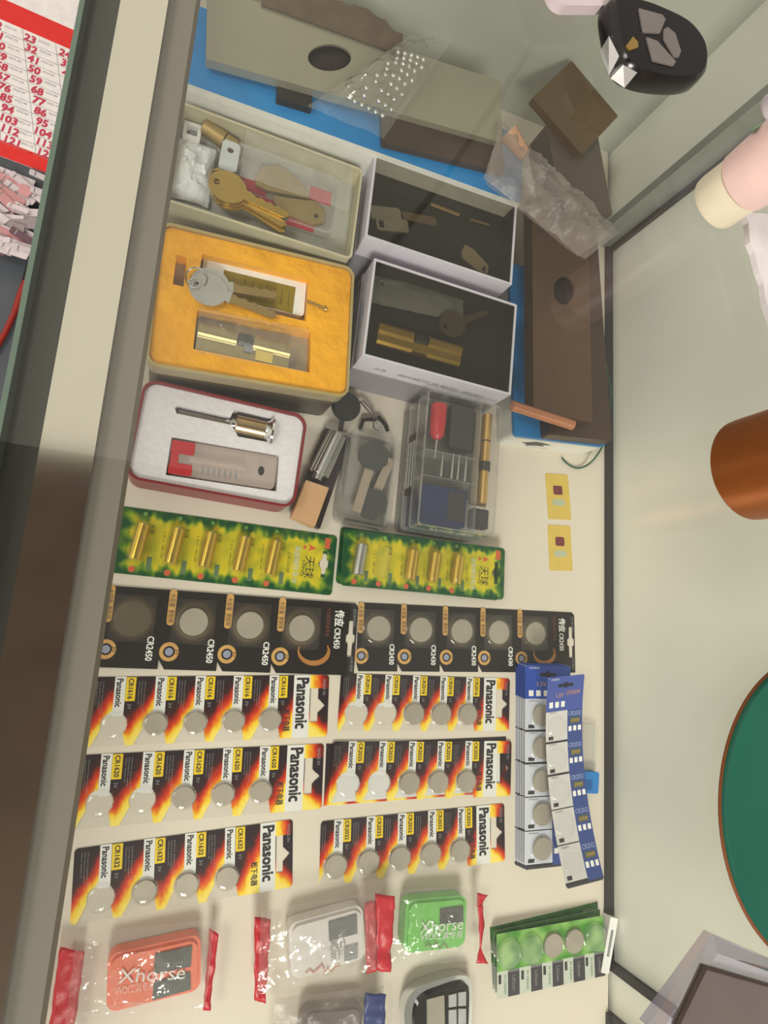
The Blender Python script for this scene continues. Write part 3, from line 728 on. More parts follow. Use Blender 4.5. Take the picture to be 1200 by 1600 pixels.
yt, W, H, zf = tin('open_tin', 'open tin lined with creased yellow satin holding silver keys and a lock cylinder', 'tin', ytq, 62, 16.5, mat('cream_tin', (170, 156, 126), .4, .3), OLD, SAT, [c1, c2, c3], foamdrop=3, recess=12.4, floorm=WHITE)
ZT = 62 - 3
# label card in the upper recess
fr, W, H = quad('paper_leaflet', 'white leaflet with an olive gold panel in the upper recess of the yellow-lined tin', 'leaflet', [(318, 400), (482, 440), (476, 498), (306, 458)], ZT - 8, ZT - 13)
mb = MB(); mb.prism(rr(0, 0, W - 3, H - 2, 3), 0, 6, PAPER); OG = mat('olive_gold_foil', (150, 128, 36), .4, .3)
g = fr.Q([(350, 422), (462, 449), (457, 490), (345, 462)], ZT - 7); mb.prism(g, 6.1, 6.2, OG, bottom=False)
a = math.degrees(math.atan2(g[1][1] - g[0][1], g[1][0] - g[0][0]))
for i in range(7):
    t = .3 + .62 * i / 6; m1 = (lerp(g[0][0], g[1][0], t), lerp(g[0][1], g[1][1], t)); m2 = (lerp(g[3][0], g[2][0], t), lerp(g[3][1], g[2][1], t))
    mb.text('security cylinder', (m1[0] + m2[0]) / 2, (m1[1] + m2[1]) / 2, 1.7, 6.3, mat('olive_ink', (84, 70, 24), .5), -90 + a, 15)
mb.build('sheet', fr.o)
# euro cylinder in its bag
k0 = P(385, 545, ZT - 3)
fr = Fr('lock_cylinder', 'pale brass lock cylinder with a dark cam in the yellow-lined tin', 'lock', k0.x, k0.y, ZT - 13, math.radians(pang((320, 520), (470, 556), ZT)))
mb = MB(); euro(mb, -2, 6, 0, 74, 0, mat('pale_brass', (190, 172, 120), .35, .75), keel=15, rad=7.5); mb.build('barrel', fr.o, bevel=.4)
g = fr.Q([(418, 542), (447, 548), (444, 566), (415, 560)], ZT)
mb = MB(); mb.flat([(4.5 + x, -4 + y) for x, y in ((3, -5), (17, -5), (17, 4), (3, 4))], 13.2, mat('yellow_label', (224, 196, 96), .5)); mb.flat([(-2, -4), (5, -4), (5, 3), (-2, 3)], 13.2, GREY); mb.build('label', fr.o)
fr2, W, H = quad('plastic_sleeve', 'clear crinkled sleeve around the lock cylinder in the yellow-lined tin', 'bag', [(312, 482), (482, 512), (480, 584), (305, 548)], ZT + 2, ZT - 8)
mb = MB(); mb.sheet([(-W / 2, -H / 2), (W / 2, -H / 2), (W / 2, H / 2), (-W / 2, H / 2)], 26, 12, 5, 9, BAG, 3, .09); mb.build('film', fr2.o)
# keys
k0 = P(322, 447, ZT + 5)
fr = Fr('key_bunch', 'two silver-headed keys on a split ring lying over the yellow-lined tin', 'keys', k0.x, k0.y, ZT)
KS = mat('nickel_key', (205, 204, 198), .3, .7)
mb = MB(); key(mb, 3, 4, pang((345, 440), (430, 454), ZT), 15, 36, 8, KS, 1, blade=GOLD2); mb.build('key', fr.o)
mb = MB(); key(mb, 2, -2, pang((350, 465), (430, 496), ZT), 15, 38, 8, KS, 3.4, blade=GOLD2); mb.build('key', fr.o)
mb = MB(); mb.ring((-8, 4, 6), 8, .7, CHROME, tilt=(0, .25)); mb.build('split_ring', fr.o)
mb = MB(); mb.ring((-9, -1, 7), 4, .5, CHROME); mb.build('small_ring', fr.o)
k0 = P(494, 478, ZT)
fr = Fr('thin_screw', 'thin brown fixing screw lying on yellow satin right of the leaflet', 'screw', k0.x, k0.y, ZT)
mb = MB(); mb.tube([(-9, 1.5, 1.2), (7, -1.2, 1.2)], .9, GOLD2); mb.tube([(7, -1.2, 1.2), (9, -1.5, 1.2)], 1.9, GOLD2, 12); mb.build('shank', fr.o)

# ---- red tin
RT = mat('dark_red_tin', (140, 44, 50), .35, .3)
FOAM = mat('white_foam', (226, 220, 224), .8, var=.05, scale=220, bump=.5)
r1 = [(273, 637), (278, 634), (360, 652), (366, 640), (428, 655), (425, 692), (372, 682), (362, 664), (276, 646)]
r2 = [(268, 683), (436, 712), (432, 768), (259, 742)]
rt, W, H, zf = tin('red_tin', 'open dark red tin with white foam around a silver lock part', 'tin', [(224, 588), (478, 652), (462, 792), (198, 748)], 34, 34, RT, RT, FOAM, [r1, r2], foamdrop=3, recess=14, r=11)
ZR = 31
k0 = P(398, 668, ZR)
fr = Fr('rim_lock_cylinder', 'shiny round lock cylinder with a long flat tailpiece in the white foam', 'lock', k0.x, k0.y, ZR - 13, math.radians(pang((275, 640), (400, 668), ZR)))
mb = MB(); mb.tube([(-16, 0, 9), (-15.5, 0, 9), (10, 0, 9)], [7, 8.6, 8.6], mat('brushed_brass_steel', (200, 176, 140), .25, .9), 28); mb.build('barrel', fr.o)
mb = MB(); mb.tube([(9, 0, 9), (11, 0, 9), (13.5, 0, 9), (15, 0, 9)], [9, 9.6, 12.6, 12.8], CHROME, 32); mb.build('flange', fr.o)
mb = MB(); mb.tube([(-24, 0, 9), (-20, 0, 9), (-19, 0, 9), (-15.5, 0, 9)], [3.2, 3.2, 4.6, 4.6], CHROME, 16); mb.build('hub', fr.o)
mb = MB(); mb.box(-62, -22, -2, 2, 7.5, 10, mat('dark_steel', (140, 130, 122), .35, .8)); mb.build('tailpiece', fr.o, bevel=.3)
fr, W, H = quad('small_plastic_case', 'clear oblong case with a red end in the red tin', 'case', [(268, 683), (436, 712), (432, 768), (259, 742)], ZR + 1, ZR - 13)
PK = clear('pinkish_clear_plastic', (246, 236, 232), haze=.42, rough=.2, hazecol=(214, 200, 194))
mb = MB(); mb.prism(rr(0, 0, W - 3, H - 3, 4), 6, 14, PK, bottom=False); mb.prism(rr(0, 0, W - 3, H - 3, 4), 0, 6, mat('pale_pink_grey_plastic', (200, 186, 180), .4)); mb.build('shell', fr.o)
mb = MB(); mb.prism(rr(-W / 2 + 10, H * .27, 18, H * .34, 2), 12.5, 14.6, RED2); mb.prism(rr(-W / 2 + 10, -H * .3, 18, H * .3, 2), 12.5, 14.6, RED2); mb.prism(rr(-W / 2 + 4.5, 0, 6, H - 5, 2), 1, 14.4, RED2); mb.build('red_end', fr.o)
mb = MB(); mb.tube([(-W / 2 + 16, 1, 10), (W * .2, 1, 10)], 3.6, mat('pale_rod', (196, 180, 170), .4), 12); mb.prism(circ(W * .34, 0, 2.6, 16, 4), 14, 14.2, DGREY)
for i in range(7): mb.box(-W * .2 + i * 4.4, -W * .2 + i * 4.4 + 1.6, -H * .32, -H * .16, 14.1, 14.2, GREY)
mb.build('insert', fr.o)

# ---- cream tin at the top left
frt, W, H, zf = tin('cream_tin', 'open cream tin of brass keys and white padding, above the yellow-lined tin', 'tin', [(276, 158), (563, 262), (553, 408), (252, 308)], 66, 66, mat('cream_enamel', (196, 188, 158), .4), mat('cream_rim', (206, 198, 168), .35, .2), mat('grey_foam', (176, 174, 162), .8), [], foamdrop=20, r=5)
ZC = 46
fr, W, H = quad('cotton_padding', 'fluffy white padding at the left end of the cream tin', 'padding', [(285, 210), (345, 228), (322, 318), (258, 298)], ZC + 8, ZC)
FL = mat('white_wool', (230, 230, 228), .9, bump=1, scale=300)
mb = MB(); mb.sheet([(-W / 2, -H / 2), (W / 2, -H / 2), (W / 2, H / 2), (-W / 2, H / 2)], 20, 16, 5, 3, FL, 8, .12, zf=lambda u, v: 6 * math.sin(math.pi * u) * math.sin(math.pi * v)); mb.build('wool', fr.o, solid=1)
fr, W, H = quad('white_bracket', 'small white metal bracket at the upper left corner inside the cream tin', 'bracket', [(288, 187), (316, 196), (312, 221), (285, 212)], ZC + 8, ZC)
mb = MB(); mb.prism(rr(0, 0, W, H, 1), 0, 8, WHITE, holes=[rr(0, 0, W * .6, H * .55, .5)]); mb.box(-W * .1, W * .25, -H * .25, H * .1, 0, 5, GREY); mb.build('frame', fr.o)
k0 = P(348, 216, ZC + 8); k1 = P(322, 207, ZC)
fr = Fr('brass_barrel', 'short dull brass barrel beside the white bracket in the cream tin', 'lock', k0.x, k0.y, ZC, math.radians(-20))
mb = MB(); mb.tube([(-17, 0, 7), (2, 0, 7)], 7, GOLD2, 24); mb.tube([(3, 0, 7), (13, 0, 7)], 6.6, GOLD2, 24); mb.tube([(2, 0, 7), (3, 0, 7)], 6, DGREY, 24); mb.build('barrel', fr.o)
# key pack: clear case with two blank brass keys on red card
fr, W, H = quad('key_blister_pack', 'clear case with two large brass key blanks over red strips in the cream tin', 'key case', [(352, 214), (532, 276), (520, 366), (340, 304)], ZC + 14, ZC)
mb = MB(); RC = mat('crimson_card', (186, 50, 66), .45)
mb.prism(rr(0, 0, W - 4, H - 4, 3), 0, 1, mat('grey_insert_card', (158, 150, 140), .6))
for x0, x1, y0, y1 in ((-W * .34, -W * .1, -H * .1, H * .1), (W * .27, W * .47, H * .12, H * .36), (-W * .28, W * .12, -H * .38, -H * .12), (-W * .05, W * .35, -H * .44, -H * .3)): mb.box(x0, x1, y0, y1, 1.05, 1.3, RC)
mb.build('insert', fr.o)
mb = MB(); mb.prism([(-W * .22, H * .12), (-W * .17, H * .36), (-W * .04, H * .46), (W * .1, H * .38), (W * .24, H * .22), (W * .26, H * .08), (W * .06, H * .02), (-W * .1, -H * .03), (-W * .2, 0)], 2, 5, mat('brass_blank', (180, 156, 108), .4, .7)); mb.build('key_blank', fr.o, bevel=.4)
mb = MB(); mb.prism([(-W * .04, -H * .08), (W * .12, -H * .02), (W * .32, H * .06), (W * .42, -H * .04), (W * .42, -H * .26), (W * .32, -H * .36), (W * .1, -H * .32), (-W * .02, -H * .22)], 2, 5, mat('brass_blank', (180, 156, 108), .4, .7), holes=[circ(W * .35, -H * .18, 2.4, 12)]); mb.build('key_blank', fr.o, bevel=.4)
mb = MB(); mb.prism(rr(0, 0, W, H, 6), 0, 12, CLEAR, bottom=False); mb.prism(rr(0, 0, W, H, 6), 11, 12.4, PCOAT, holes=[rr(0, 0, W - 3, H - 3, 5)]); mb.build('clear_shell', fr.o)
mb = MB(); mb.prism(rr(-W * .45, H * .2, 15, H * .5, 4), 12.5, 14, mat('white_tag', (200, 204, 204), .4), holes=[circ(-W * .45, H * .3, 2.8, 14)]); mb.build('hanger_tab', fr.o)
k0 = P(356, 292, ZC + 20)
fr = Fr('brass_key_bunch', 'bunch of big round-headed brass keys at the lower edge inside the cream tin', 'keys', k0.x, k0.y, ZC + 12)
for i, a in enumerate((pang((350, 290), (470, 352), ZC) + 3, pang((350, 290), (470, 362), ZC), pang((350, 290), (465, 370), ZC) + 1)):
    mb = MB(); key(mb, 0 + i, -i * 1.0, a, 15.5, 34, 8, mat('golden_key', (196, 166, 92), .25, .85), 6 - i * 2.6 + 0, th=2.4); mb.build('key', fr.o)
mb = MB(); mb.ring((-9, 8, 7), 6, .6, GOLD, tilt=(.2, 0)); mb.build('ring', fr.o)
# clear bag spreading over the tin's right half
fr, W, H = quad('plastic_bag', 'thin clear bag spread over the right half of the cream tin', 'bag', [(390, 190), (560, 250), (545, 320), (375, 262)], 78, 66)
mb = MB(); mb.sheet([(-W / 2, -H / 2), (W / 2, -H / 2), (W / 2, H / 2), (-W / 2, H / 2)], 26, 14, 5, 3, clear('sheer_film', haze=.16, rough=.15, gain=1.6, bump=.4), 5, .05); mb.build('film', fr.o)

# ================================================================== WHITE JEWEL BOXES
BOXW = mat('lilac_white_card', (214, 208, 220), .5, var=.03)
WIN = clear('smoked_window', (214, 210, 200), haze=.05, rough=.03, hazecol=(90, 86, 76), gain=1.0)
def jewel(label, q, zt, zb, base=True):
    fr, W, H = quad('window_gift_box', label, 'box', q, zt, zb, 'white boxes with dark windows'); h = zt - zb; t = 2.2
    inner = rr(0, 0, W - 2 * t, H - 2 * t, .6, 2); m = BOXW; lh = 28
    mb = MB(); mb.prism(rr(0, 0, W, H, 1, 2), h - lh, h, m, holes=[inner]); lid = mb.build('lid', fr.o, bevel=.3)
    mb = MB(); mb.prism(rr(0, 0, W - 2 * t, H - 2 * t, .6, 2), h - lh, h - 1.3, mat('black_liner', (44, 42, 38), .8), holes=[rr(0, 0, W - 2 * t - 1.4, H - 2 * t - 1.4, .6, 2)]); mb.build('lining', lid)
    mb = MB(); mb.prism(rr(0, 0, W - 2 * t, H - 2 * t, .6, 2), h - 1.2, h - .6, WIN, bottom=False); mb.build('window', lid)
    mb = MB(); bw = 2
    mb.prism(rr(0, 0, W + bw, H + bw, 2, 3), 0, h - lh, mat('grey_lilac_card', (150, 144, 152), .5)); mb.prism(rr(0, 0, W - 2 * t - .5, H - 2 * t - .5, .6, 2), h - lh, h - 19, mat('black_foam', (40, 38, 34), .9, bump=.5, scale=200)); mb.build('base', fr.o, bevel=.4)
    return fr, W, H, h
jb1, W1, H1, h1 = jewel('white box with a smoked window showing silver keys, beside the dark brown plate', [(581, 230), (804, 318), (804, 446), (576, 372)], 74, 0)
jb2, W2, H2, h2 = jewel('white box with a smoked window showing a brass cylinder, above the clear compartment boxes', [(580, 402), (809, 476), (797, 618), (571, 556)], 70, 0)
mb = MB(); T = Matrix.Translation((0, -H2 / 2 - .15, h2 - 18)) @ Matrix.Rotation(math.radians(90), 4, 'X'); mb.T = T
for s, x, w in (('优质', -W2 * .34, 11), ('超B级叶片锁芯', -W2 * .02, 60), ('SECURITY', W2 * .3, 22)): mb.text(s, x, 0, 5, 0, GREY, 0, w)
mb.build('side_print', jb2.o)
mb = MB(); mb.T = Matrix.Translation((-W2 / 2 - .15, 0, h2 - 18)) @ Matrix.Rotation(math.radians(90), 4, 'X'); mb.T = Matrix.Translation((-W2 / 2 - .15, 0, h2 - 16)) @ Matrix.Rotation(math.radians(-90), 4, 'Z') @ Matrix.Rotation(math.radians(90), 4, 'X')
mb.text('锁芯 24K', 2, 0, 4, 0, GREY, 0, 26); mb.build('end_print', jb2.o)
ZJ = 74 - 18
NK = mat('satin_nickel', (190, 184, 168), .35, .7)
k0 = P(610, 345, ZJ)
fr = Fr('square_headed_key', 'silver square-headed key at the left inside the farther smoked-window box', 'key', k0.x, k0.y, ZJ - 1, math.radians(12))
mb = MB(); mb.prism(rr(-4, 6, 30, 13, 3), 0, 2.5, NK); mb.prism(rr(0, -6, 32, 13, 3), 1.5, 4.5, NK, holes=[rr(-11, -6, 5, 8, 1.5)]); mb.build('head', fr.o)
mb = MB(); mb.prism([(14, 2), (46, -1), (48, 3), (46, 8), (12, 10)], .5, 2.5, mat('bronze_key_blade', (150, 128, 100), .4, .7)); mb.build('blade', fr.o)
mb = MB()
for i in range(5): mb.lathe([(1, 4.5), (.8, 5)], (-5 + i * 4, -6), CHROME, 10)
mb.build('dimples', fr.o)
k0 = P(742, 408, ZJ)
fr = Fr('silver_key', 'pale key head at the lower right inside the farther smoked-window box', 'key', k0.x, k0.y, ZJ - 1, math.radians(-20))
mb = MB(); mb.prism([(-16, 8), (-6, 9), (14, 3), (16, -6), (6, -9), (-12, -7), (-16, -2)], 0, 3, mat('pale_key_metal', (196, 182, 150), .35, .6), holes=[rr(11, -3, 3, 6, 1)]); mb.build('head', fr.o, bevel=.3)
for a, b, w in (((672, 320), (716, 337), 4), ((734, 343), (764, 352), 2.5)):
    p0, p1 = P(*a, ZJ), P(*b, ZJ)
    fr = Fr('brass_pin', 'thin brass pin inside the farther smoked-window box, ' + ('the longer one' if w > 3 else 'the shorter one'), 'pin', p0.x, p0.y, ZJ - 1)
    mb = MB(); mb.tube([(0, 0, w / 2), (p1.x - p0.x, p1.y - p0.y, w / 2)], w / 2, GOLD2, 12); mb.build('pin', fr.o)
ZJ = 70 - 18
k0 = P(648, 540, ZJ + 3)
fr = Fr('brass_lock_cylinder', 'yellow brass lock cylinder inside the nearer smoked-window box', 'lock', k0.x, k0.y, ZJ - 1, math.radians(pang((580, 520), (720, 560), ZJ)))
mb = MB(); euro(mb, 3, 4, 0, 82, 0, mat('yellow_brass', (206, 172, 84), .3, .8), keel=9, rad=6.5); mb.build('barrel', fr.o, bevel=.3)
fr, W, H = quad('grey_keys_pouch', 'frosted grey pouch at the upper left inside the nearer smoked-window box', 'pouch', [(588, 425), (728, 462), (725, 500), (580, 470)], ZJ + 6, ZJ - 1)
mb = MB(); mb.sheet([(-W / 2, -H / 2), (W / 2, -H / 2), (W / 2, H / 2), (-W / 2, H / 2)], 18, 10, 4, 3, mat('grey_film', (128, 130, 128), .3, bump=.4), 4); mb.build('film', fr.o); 
mb = MB(); mb.ring((-W * .42, H * .12, 8), 3.4, .8, STEEL); mb.build('eyelet', fr.o)
k0 = P(705, 508, ZJ + 3)
fr = Fr('round_tag', 'round dull bronze key head at the centre inside the nearer smoked-window box', 'key', k0.x, k0.y, ZJ - 1, .2)
mb = MB(); key(mb, 0, 0, 20, 14, 26, 7, mat('dim_bronze', (104, 88, 70), .45, .5), 5); mb.build('key', fr.o)

# ================================================================== SMALL LOCKS BY THE RED TIN
a, b = P(536, 660, 16), P(502, 735, 16)
k0 = P(488, 752, 0); ang = math.atan2(a.y - P(484, 785, 16).y, a.x - P(484, 785, 16).x)
fr = Fr('plug_lock', 'small lock with a chrome ribbed barrel and square copper-gold block beside the red tin', 'lock', P(497, 745, 12).x, P(497, 745, 12).y, 0, ang)
cc = [fr.L(x, y, 20) for x, y in ((478, 750), (514, 762), (492, 823), (456, 807))]
mb = MB(); mb.prism(cc, 8, 20, mat('copper_gold', (232, 186, 142), .45, .5)); mb.build('block', fr.o, bevel=.6)
mb = MB(); g0 = fr.L(498, 742, 14); g1 = fr.L(528, 678, 14)
for i in range(7):
    t = (i - 3) / 3; rz = 14 + 6 * math.cos(t * 1.3) - 3
    mb.tube([(g0[0] + 1, g0[1] + t * 8, rz), (g1[0], g1[1] + t * 7, rz)], 1.9, STEEL, 10)
mb.tube([(g0[0], g0[1], 11), (g1[0], g1[1], 11)], 7.6, CHROME, 20); mb.build('barrel', fr.o)
mb = MB(); mb.tube([(g0[0] - 5, g0[1], 13), (g0[0] + 1, g0[1], 13)], 5, STEEL, 18); mb.build('neck', fr.o)
mb = MB(); bb = [fr.L(x, y, 7) for x, y in ((508, 668), (548, 684), (500, 826), (455, 806))]; mb.prism(bb, 0, 7, mat('lock_shadow_black', (52, 44, 46), .35)); mb.build('shadow_slab', fr.o, bevel=.8)  # black slab added for the shadow under and beside the lock
# black round key with ring
k0 = P(543, 633, 12)
fr = Fr('black_headed_key', 'key with a round black head and a chain link beside the yellow-lined tin', 'key', k0.x, k0.y, 0)
BK = mat('matt_black_head', (46, 46, 44), .55)
mb = MB(); mb.lathe([(12.6, 4), (13.6, 5), (13.6, 10), (12.6, 12)], (0, 0), BK, 36); mb.build('head', fr.o)
mb = MB(); q = fr.L(532, 672, 8); mb.tube([(-2, -11, 7), (q[0], q[1], 7)], 2.4, DGREY, 8); mb.build('blade', fr.o)
mb = MB(); p0, p1 = fr.L(566, 625, 10), fr.L(588, 654, 10)
mb.tube([(p0[0], p0[1], 10), ((p0[0] + p1[0]) / 2 + 1.5, (p0[1] + p1[1]) / 2 + 1, 10), (p1[0], p1[1], 10)], .9, CHROME); mb.tube([(p0[0] - 2, p0[1] - 1, 9), ((p0[0] + p1[0]) / 2 - 1.5, (p0[1] + p1[1]) / 2 - 1, 10), (p1[0] - 2, p1[1] - 1, 10)], .9, CHROME); mb.build('chain_link', fr.o)
mb = MB(); c = fr.L(590, 665, 8); mb.ring((c[0], c[1], 8), 3.6, 1.4, CHROME, n=20)
pts = [fr.L(x, y, 5) for x, y in ((562, 672), (568, 656), (584, 655), (592, 652), (602, 664), (606, 674))]
mb.tube([(x, y, 5) for x, y in pts], 2, BLACK); mb.build('strap', fr.o)
# clear case with two black headed keys
fr, W, H = quad('clear_key_case', 'clear case holding two black-headed keys, between the chrome lock and compartment boxes', 'key case', [(554, 668), (631, 686), (606, 824), (530, 806)], 24, 0)
mb = MB(); mb.prism(rr(0, 0, W, H, 5), 20, 24, clear('case_plastic', haze=.05, gain=1.1), bottom=False); mb.prism(rr(0, 0, W, H, 5), 1, 20, clear('case_plastic'), bottom=False, top=False); mb.build('lid', fr.o)
mb = MB(); mb.prism(rr(0, 0, W + 2, H + 2, 6), 0, 10, PCOAT, holes=[rr(0, 0, W - 1, H - 1, 5)]); mb.prism(rr(0, 0, W, H, 6), 0, .6, FROST); mb.build('tray', fr.o)
for i, (hx, hy, bx, by) in enumerate(((584, 712, 556, 800), (583, 786, 612, 716))):
    mb = MB(); c = fr.L(hx, hy, 12); e = fr.L(bx, by, 10)
    mb.prism([(c[0] + 15 * math.cos(6.283 * k / 8 + .39), c[1] + 15 * math.sin(6.283 * k / 8 + .39)) for k in range(8)], 8 - i * 3, 14 - i * 3, mat('slate_black_head', (50, 54, 56), .5)); mb.build('key_head', fr.o, bevel=1.5)
    d = Vector((e[0] - c[0], e[1] - c[1])).normalized(); n = Vector((-d.y, d.x)) * 4.2; s0 = Vector(c) + d * 10; s1 = Vector(e)
    mb = MB(); mb.prism([tuple(s0 - n), tuple(s1 - n), tuple(s1 + n), tuple(s0 + n)], 9 - i * 3, 11.5 - i * 3, mat('beige_nickel_blade', (196, 178, 160), .35, .5)); mb.build('key_blade', fr.o, bevel=.5)

# ---- stack of clear compartment boxes
cq = [(664, 608), (784, 634), (773, 840), (660, 818)]
STK = 'stack of clear compartment boxes'
def compbox(label, zb, full):
    a, b, c, d = [P(x, y, 57) for x, y in cq]; m = (a + b + c + d) / 4; ang = math.atan2((b - a).y + (c - d).y, (b - a).x + (c - d).x)
    W = ((b - a).length + (c - d).length) / 2; H = ((a - d).length + (b - c).length) / 2; h = 18.6
    fr = Fr('compartment_box', label, 'box', m.x, m.y, zb, ang, STK)
    V = clear('organiser_plastic', haze=.025, gain=1.0)
    mb = MB(); mb.prism(rr(0, 0, W, H, 4), 0, h, V, holes=[rr(0, 0, W - 2.4, H - 2.4, 3)]); mb.prism(rr(0, 0, W - 2, H - 2, 3), 0, .8, FROST if not full else V)
    mb.box(W * .22, W * .22 + 1, -H / 2 + 2, H / 2 - 2, 1, h - 1, PCOAT); mb.box(-W / 2 + 2, W * .22, H * .05, H * .05 + 1, 1, h - 2, PCOAT); mb.box(-W / 2 + 2, W * .22, -H * .14, -H * .14 + 1, 1, h - 2, PCOAT); mb.build('tray', fr.o)
    mb = MB(); mb.prism(rr(0, 0, W, H, 4), h - .5, h, V, bottom=False); mb.prism(rr(0, 0, W + .6, H + .6, 4), h - 2, h + .2, PCOAT, holes=[rr(0, 0, W - 1.5, H - 1.5, 3)]); mb.build('lid', fr.o)
    return fr, W, H
for zb, lb in ((0, 'clear compartment box at the bottom of the stack, below the white boxes'), (19, 'clear compartment box in the middle of the stack, striped label on its edge')):
    fr, W, H = compbox(lb, zb, False)
    mb = MB(); mb.box(-W / 2 + 3, W * .2, -H / 2 + 3, -H * .2, 1, 12, mat('navy_foam', (36, 46, 84), .6)); mb.box(-W / 2 + 3, W / 2 - 3, -H * .16, H / 2 - 3, 1, 10, mat('dark_tool_roll', (50, 46, 46), .6)); mb.build('contents', fr.o)
    if zb:
        mb = MB(); mb.T = Matrix.Translation((-W / 2 - .4, 0, 9)) @ Matrix.Rotation(math.radians(-90), 4, 'Z') @ Matrix.Rotation(math.radians(90), 4, 'X')
        for i in range(5): mb.box(-20, 24, -7 + i * 3, -5.6 + i * 3, 0, .1, GREY if i % 2 else WHITE)
        mb.box(-27, -21, -7, 8, 0, .2, BLACK); mb.box(25, 31, -7, 8, 0, .2, BLACK); mb.build('edge_label', fr.o)
fr, W, H = compbox('clear compartment box on top of the stack, with red-handled picks and a gold rod', 38, True)
mb = MB(); mb.T = Matrix.Translation((0, -H / 2 - .4, 9)) @ Matrix.Rotation(math.radians(90), 4, 'X'); mb.text('LOCK-SET', 0, 0, 6, 0, WHITE, 0, 42); mb.build('edge_print', fr.o)
def inb(name, label, cat, x, y, z=39): 
    c, s = math.cos(fr.a), math.sin(fr.a); return Fr(name, label, cat, fr.x + x * c - y * s, fr.y + x * s + y * c, z, fr.a)
t = inb('red_handled_tool', 'tool with a red plastic handle in the top clear box', 'tool', -W * .28, H * .3)
mb = MB(); mb.tube([(0, -16, 6), (0, -12, 6), (0, 0, 6), (0, 17, 6)], [3, 6.5, 7.5, 7.5], RED2, 18); mb.build('handle', t.o); mb = MB(); mb.tube([(0, -16, 6), (0, -34, 5)], 1.0, STEEL); mb.build('shaft', t.o)
t = inb('black_tool_block', 'black block beside the red handle in the top clear box', 'tool', W * .04, H * .3)
mb = MB(); mb.prism(rr(0, 0, 24, 42, 2), 0, 8, mat('charcoal_block', (56, 52, 58), .6)); mb.build('block', t.o, bevel=.6)
for i, x in enumerate((-.2, -.06, 0.02, .12)):
    t = inb('pick_pin', 'thin steel pick in the middle compartment of the top clear box, ' + ('leftmost', 'second from left', 'third from left', 'rightmost')[i], 'pick', W * x, -H * .02)
    mb = MB(); mb.tube([(0, -11, 8), (.6, 13 - (i == 0) * 4, 8)], [1.1, .5], mat('pale_steel', (196, 190, 184), .35, .6), 8); mb.build('pin', t.o)
    t.o['group'] = 'steel picks'
t = inb('navy_tray_block', 'dark navy foam block in the lower left compartment of the top clear box', 'foam', -W * .14, -H * .32)
mb = MB(); mb.prism(rr(0, 0, W * .6, H * .28, 2), 0, 8, mat('navy_foam')); mb.box(W * .06, W * .28, -H * .1, H * .12, 8, 8.5, mat('charcoal_block')); mb.build('block', t.o, bevel=.6)
t = inb('cardboard_insert', 'brown card insert in the right compartment of the top clear box', 'card', W * .36, H * .1)
mb = MB(); mb.prism(rr(0, 0, W * .22, H * .72, 1), 0, 3, mat('tan_card', (158, 138, 108), .6)); mb.build('card', t.o)
t = inb('gold_rod', 'polished gold rod with a black collar in the top clear box', 'rod', W * .39, H * .1, 42)
mb = MB(); mb.tube([(0, -H * .35, 4), (0, H * .35, 4)], 4, mat('soft_gold', (222, 182, 112), .3, .85), 20); mb.build('rod', t.o)
mb = MB(); mb.tube([(0, -H * .1, 4), (0, -H * .03, 4)], 5.2, DGREY, 20); mb.tube([(0, H * .13, 4), (0, H * .14, 4)], 4.2, DGREY, 20); mb.build('collar', t.o)
t = inb('black_square_magnet', 'black square block below the gold rod in the top clear box', 'block', W * .36, -H * .37)
mb = MB(); mb.prism(rr(0, 0, W * .22, W * .24, 1.5), 0, 9, mat('charcoal_block')); mb.build('block', t.o, bevel=.6)

# ================================================================== BLUE BOXES, PLATES, BAGS
BL = mat('sky_blue_card', (34, 132, 200), .4, var=.05)
# long box against the side panel
A0, A1 = P(280, 95, 84), P(812, 318, 84)
ang = math.atan2(A1.y - A0.y, A1.x - A0.x)
e0, e1 = P(289, 129, 80), P(815, 319, 80); ang = math.atan2(e1.y - e0.y, e1.x - e0.x)
ln = (e1 - e0).length
fr = Fr('long_blue_box', 'long white box with a bright blue lid behind the cream tin', 'box', e0.x, e0.y, 0, ang)
d = 74
mb = MB(); mb.box(-20, ln - 2, 1, d, 0, 74, WHITE); mb.build('base', fr.o)
mb = MB(); mb.box(-21, ln - 1, 0, d + 1, 72, 80, BL, WHITE); mb.build('lid', fr.o, bevel=.5)
# second blue box at the right under the brown plates
fr, W, H = quad('blue_edged_box', 'white box with a blue lid under the long brown plates', 'box', [(812, 420), (938, 440), (940, 702), (788, 672)], 34, 0)
mb = MB(); mb.prism(rr(0, 0, W, H, 5), 0, 28, WHITE); mb.build('base', fr.o)
mb = MB(); mb.prism(rr(0, 0, W, H, 5), 29, 34, mat('lid_blue', (38, 126, 190), .4)); mb.prism(rr(0, 0, W, H, 5), 27, 29, WHITE); mb.build('lid', fr.o)
mb = MB(); mb.T = Matrix.Translation((-W * .18, -H / 2 - .3, 15)) @ Matrix.Rotation(math.radians(90), 4, 'X'); 
mb.prism([(-16, 1), (-9, 4), (-4, 8), (6, 7), (18, 3), (9, 1), (14, -3), (2, -4), (-6, -7), (-8, -2)], 0, .1, DGREY); mb.text('locksmith', 10, -10, 2.4, 0, GREY, 0, 26); mb.build('side_print', fr.o)

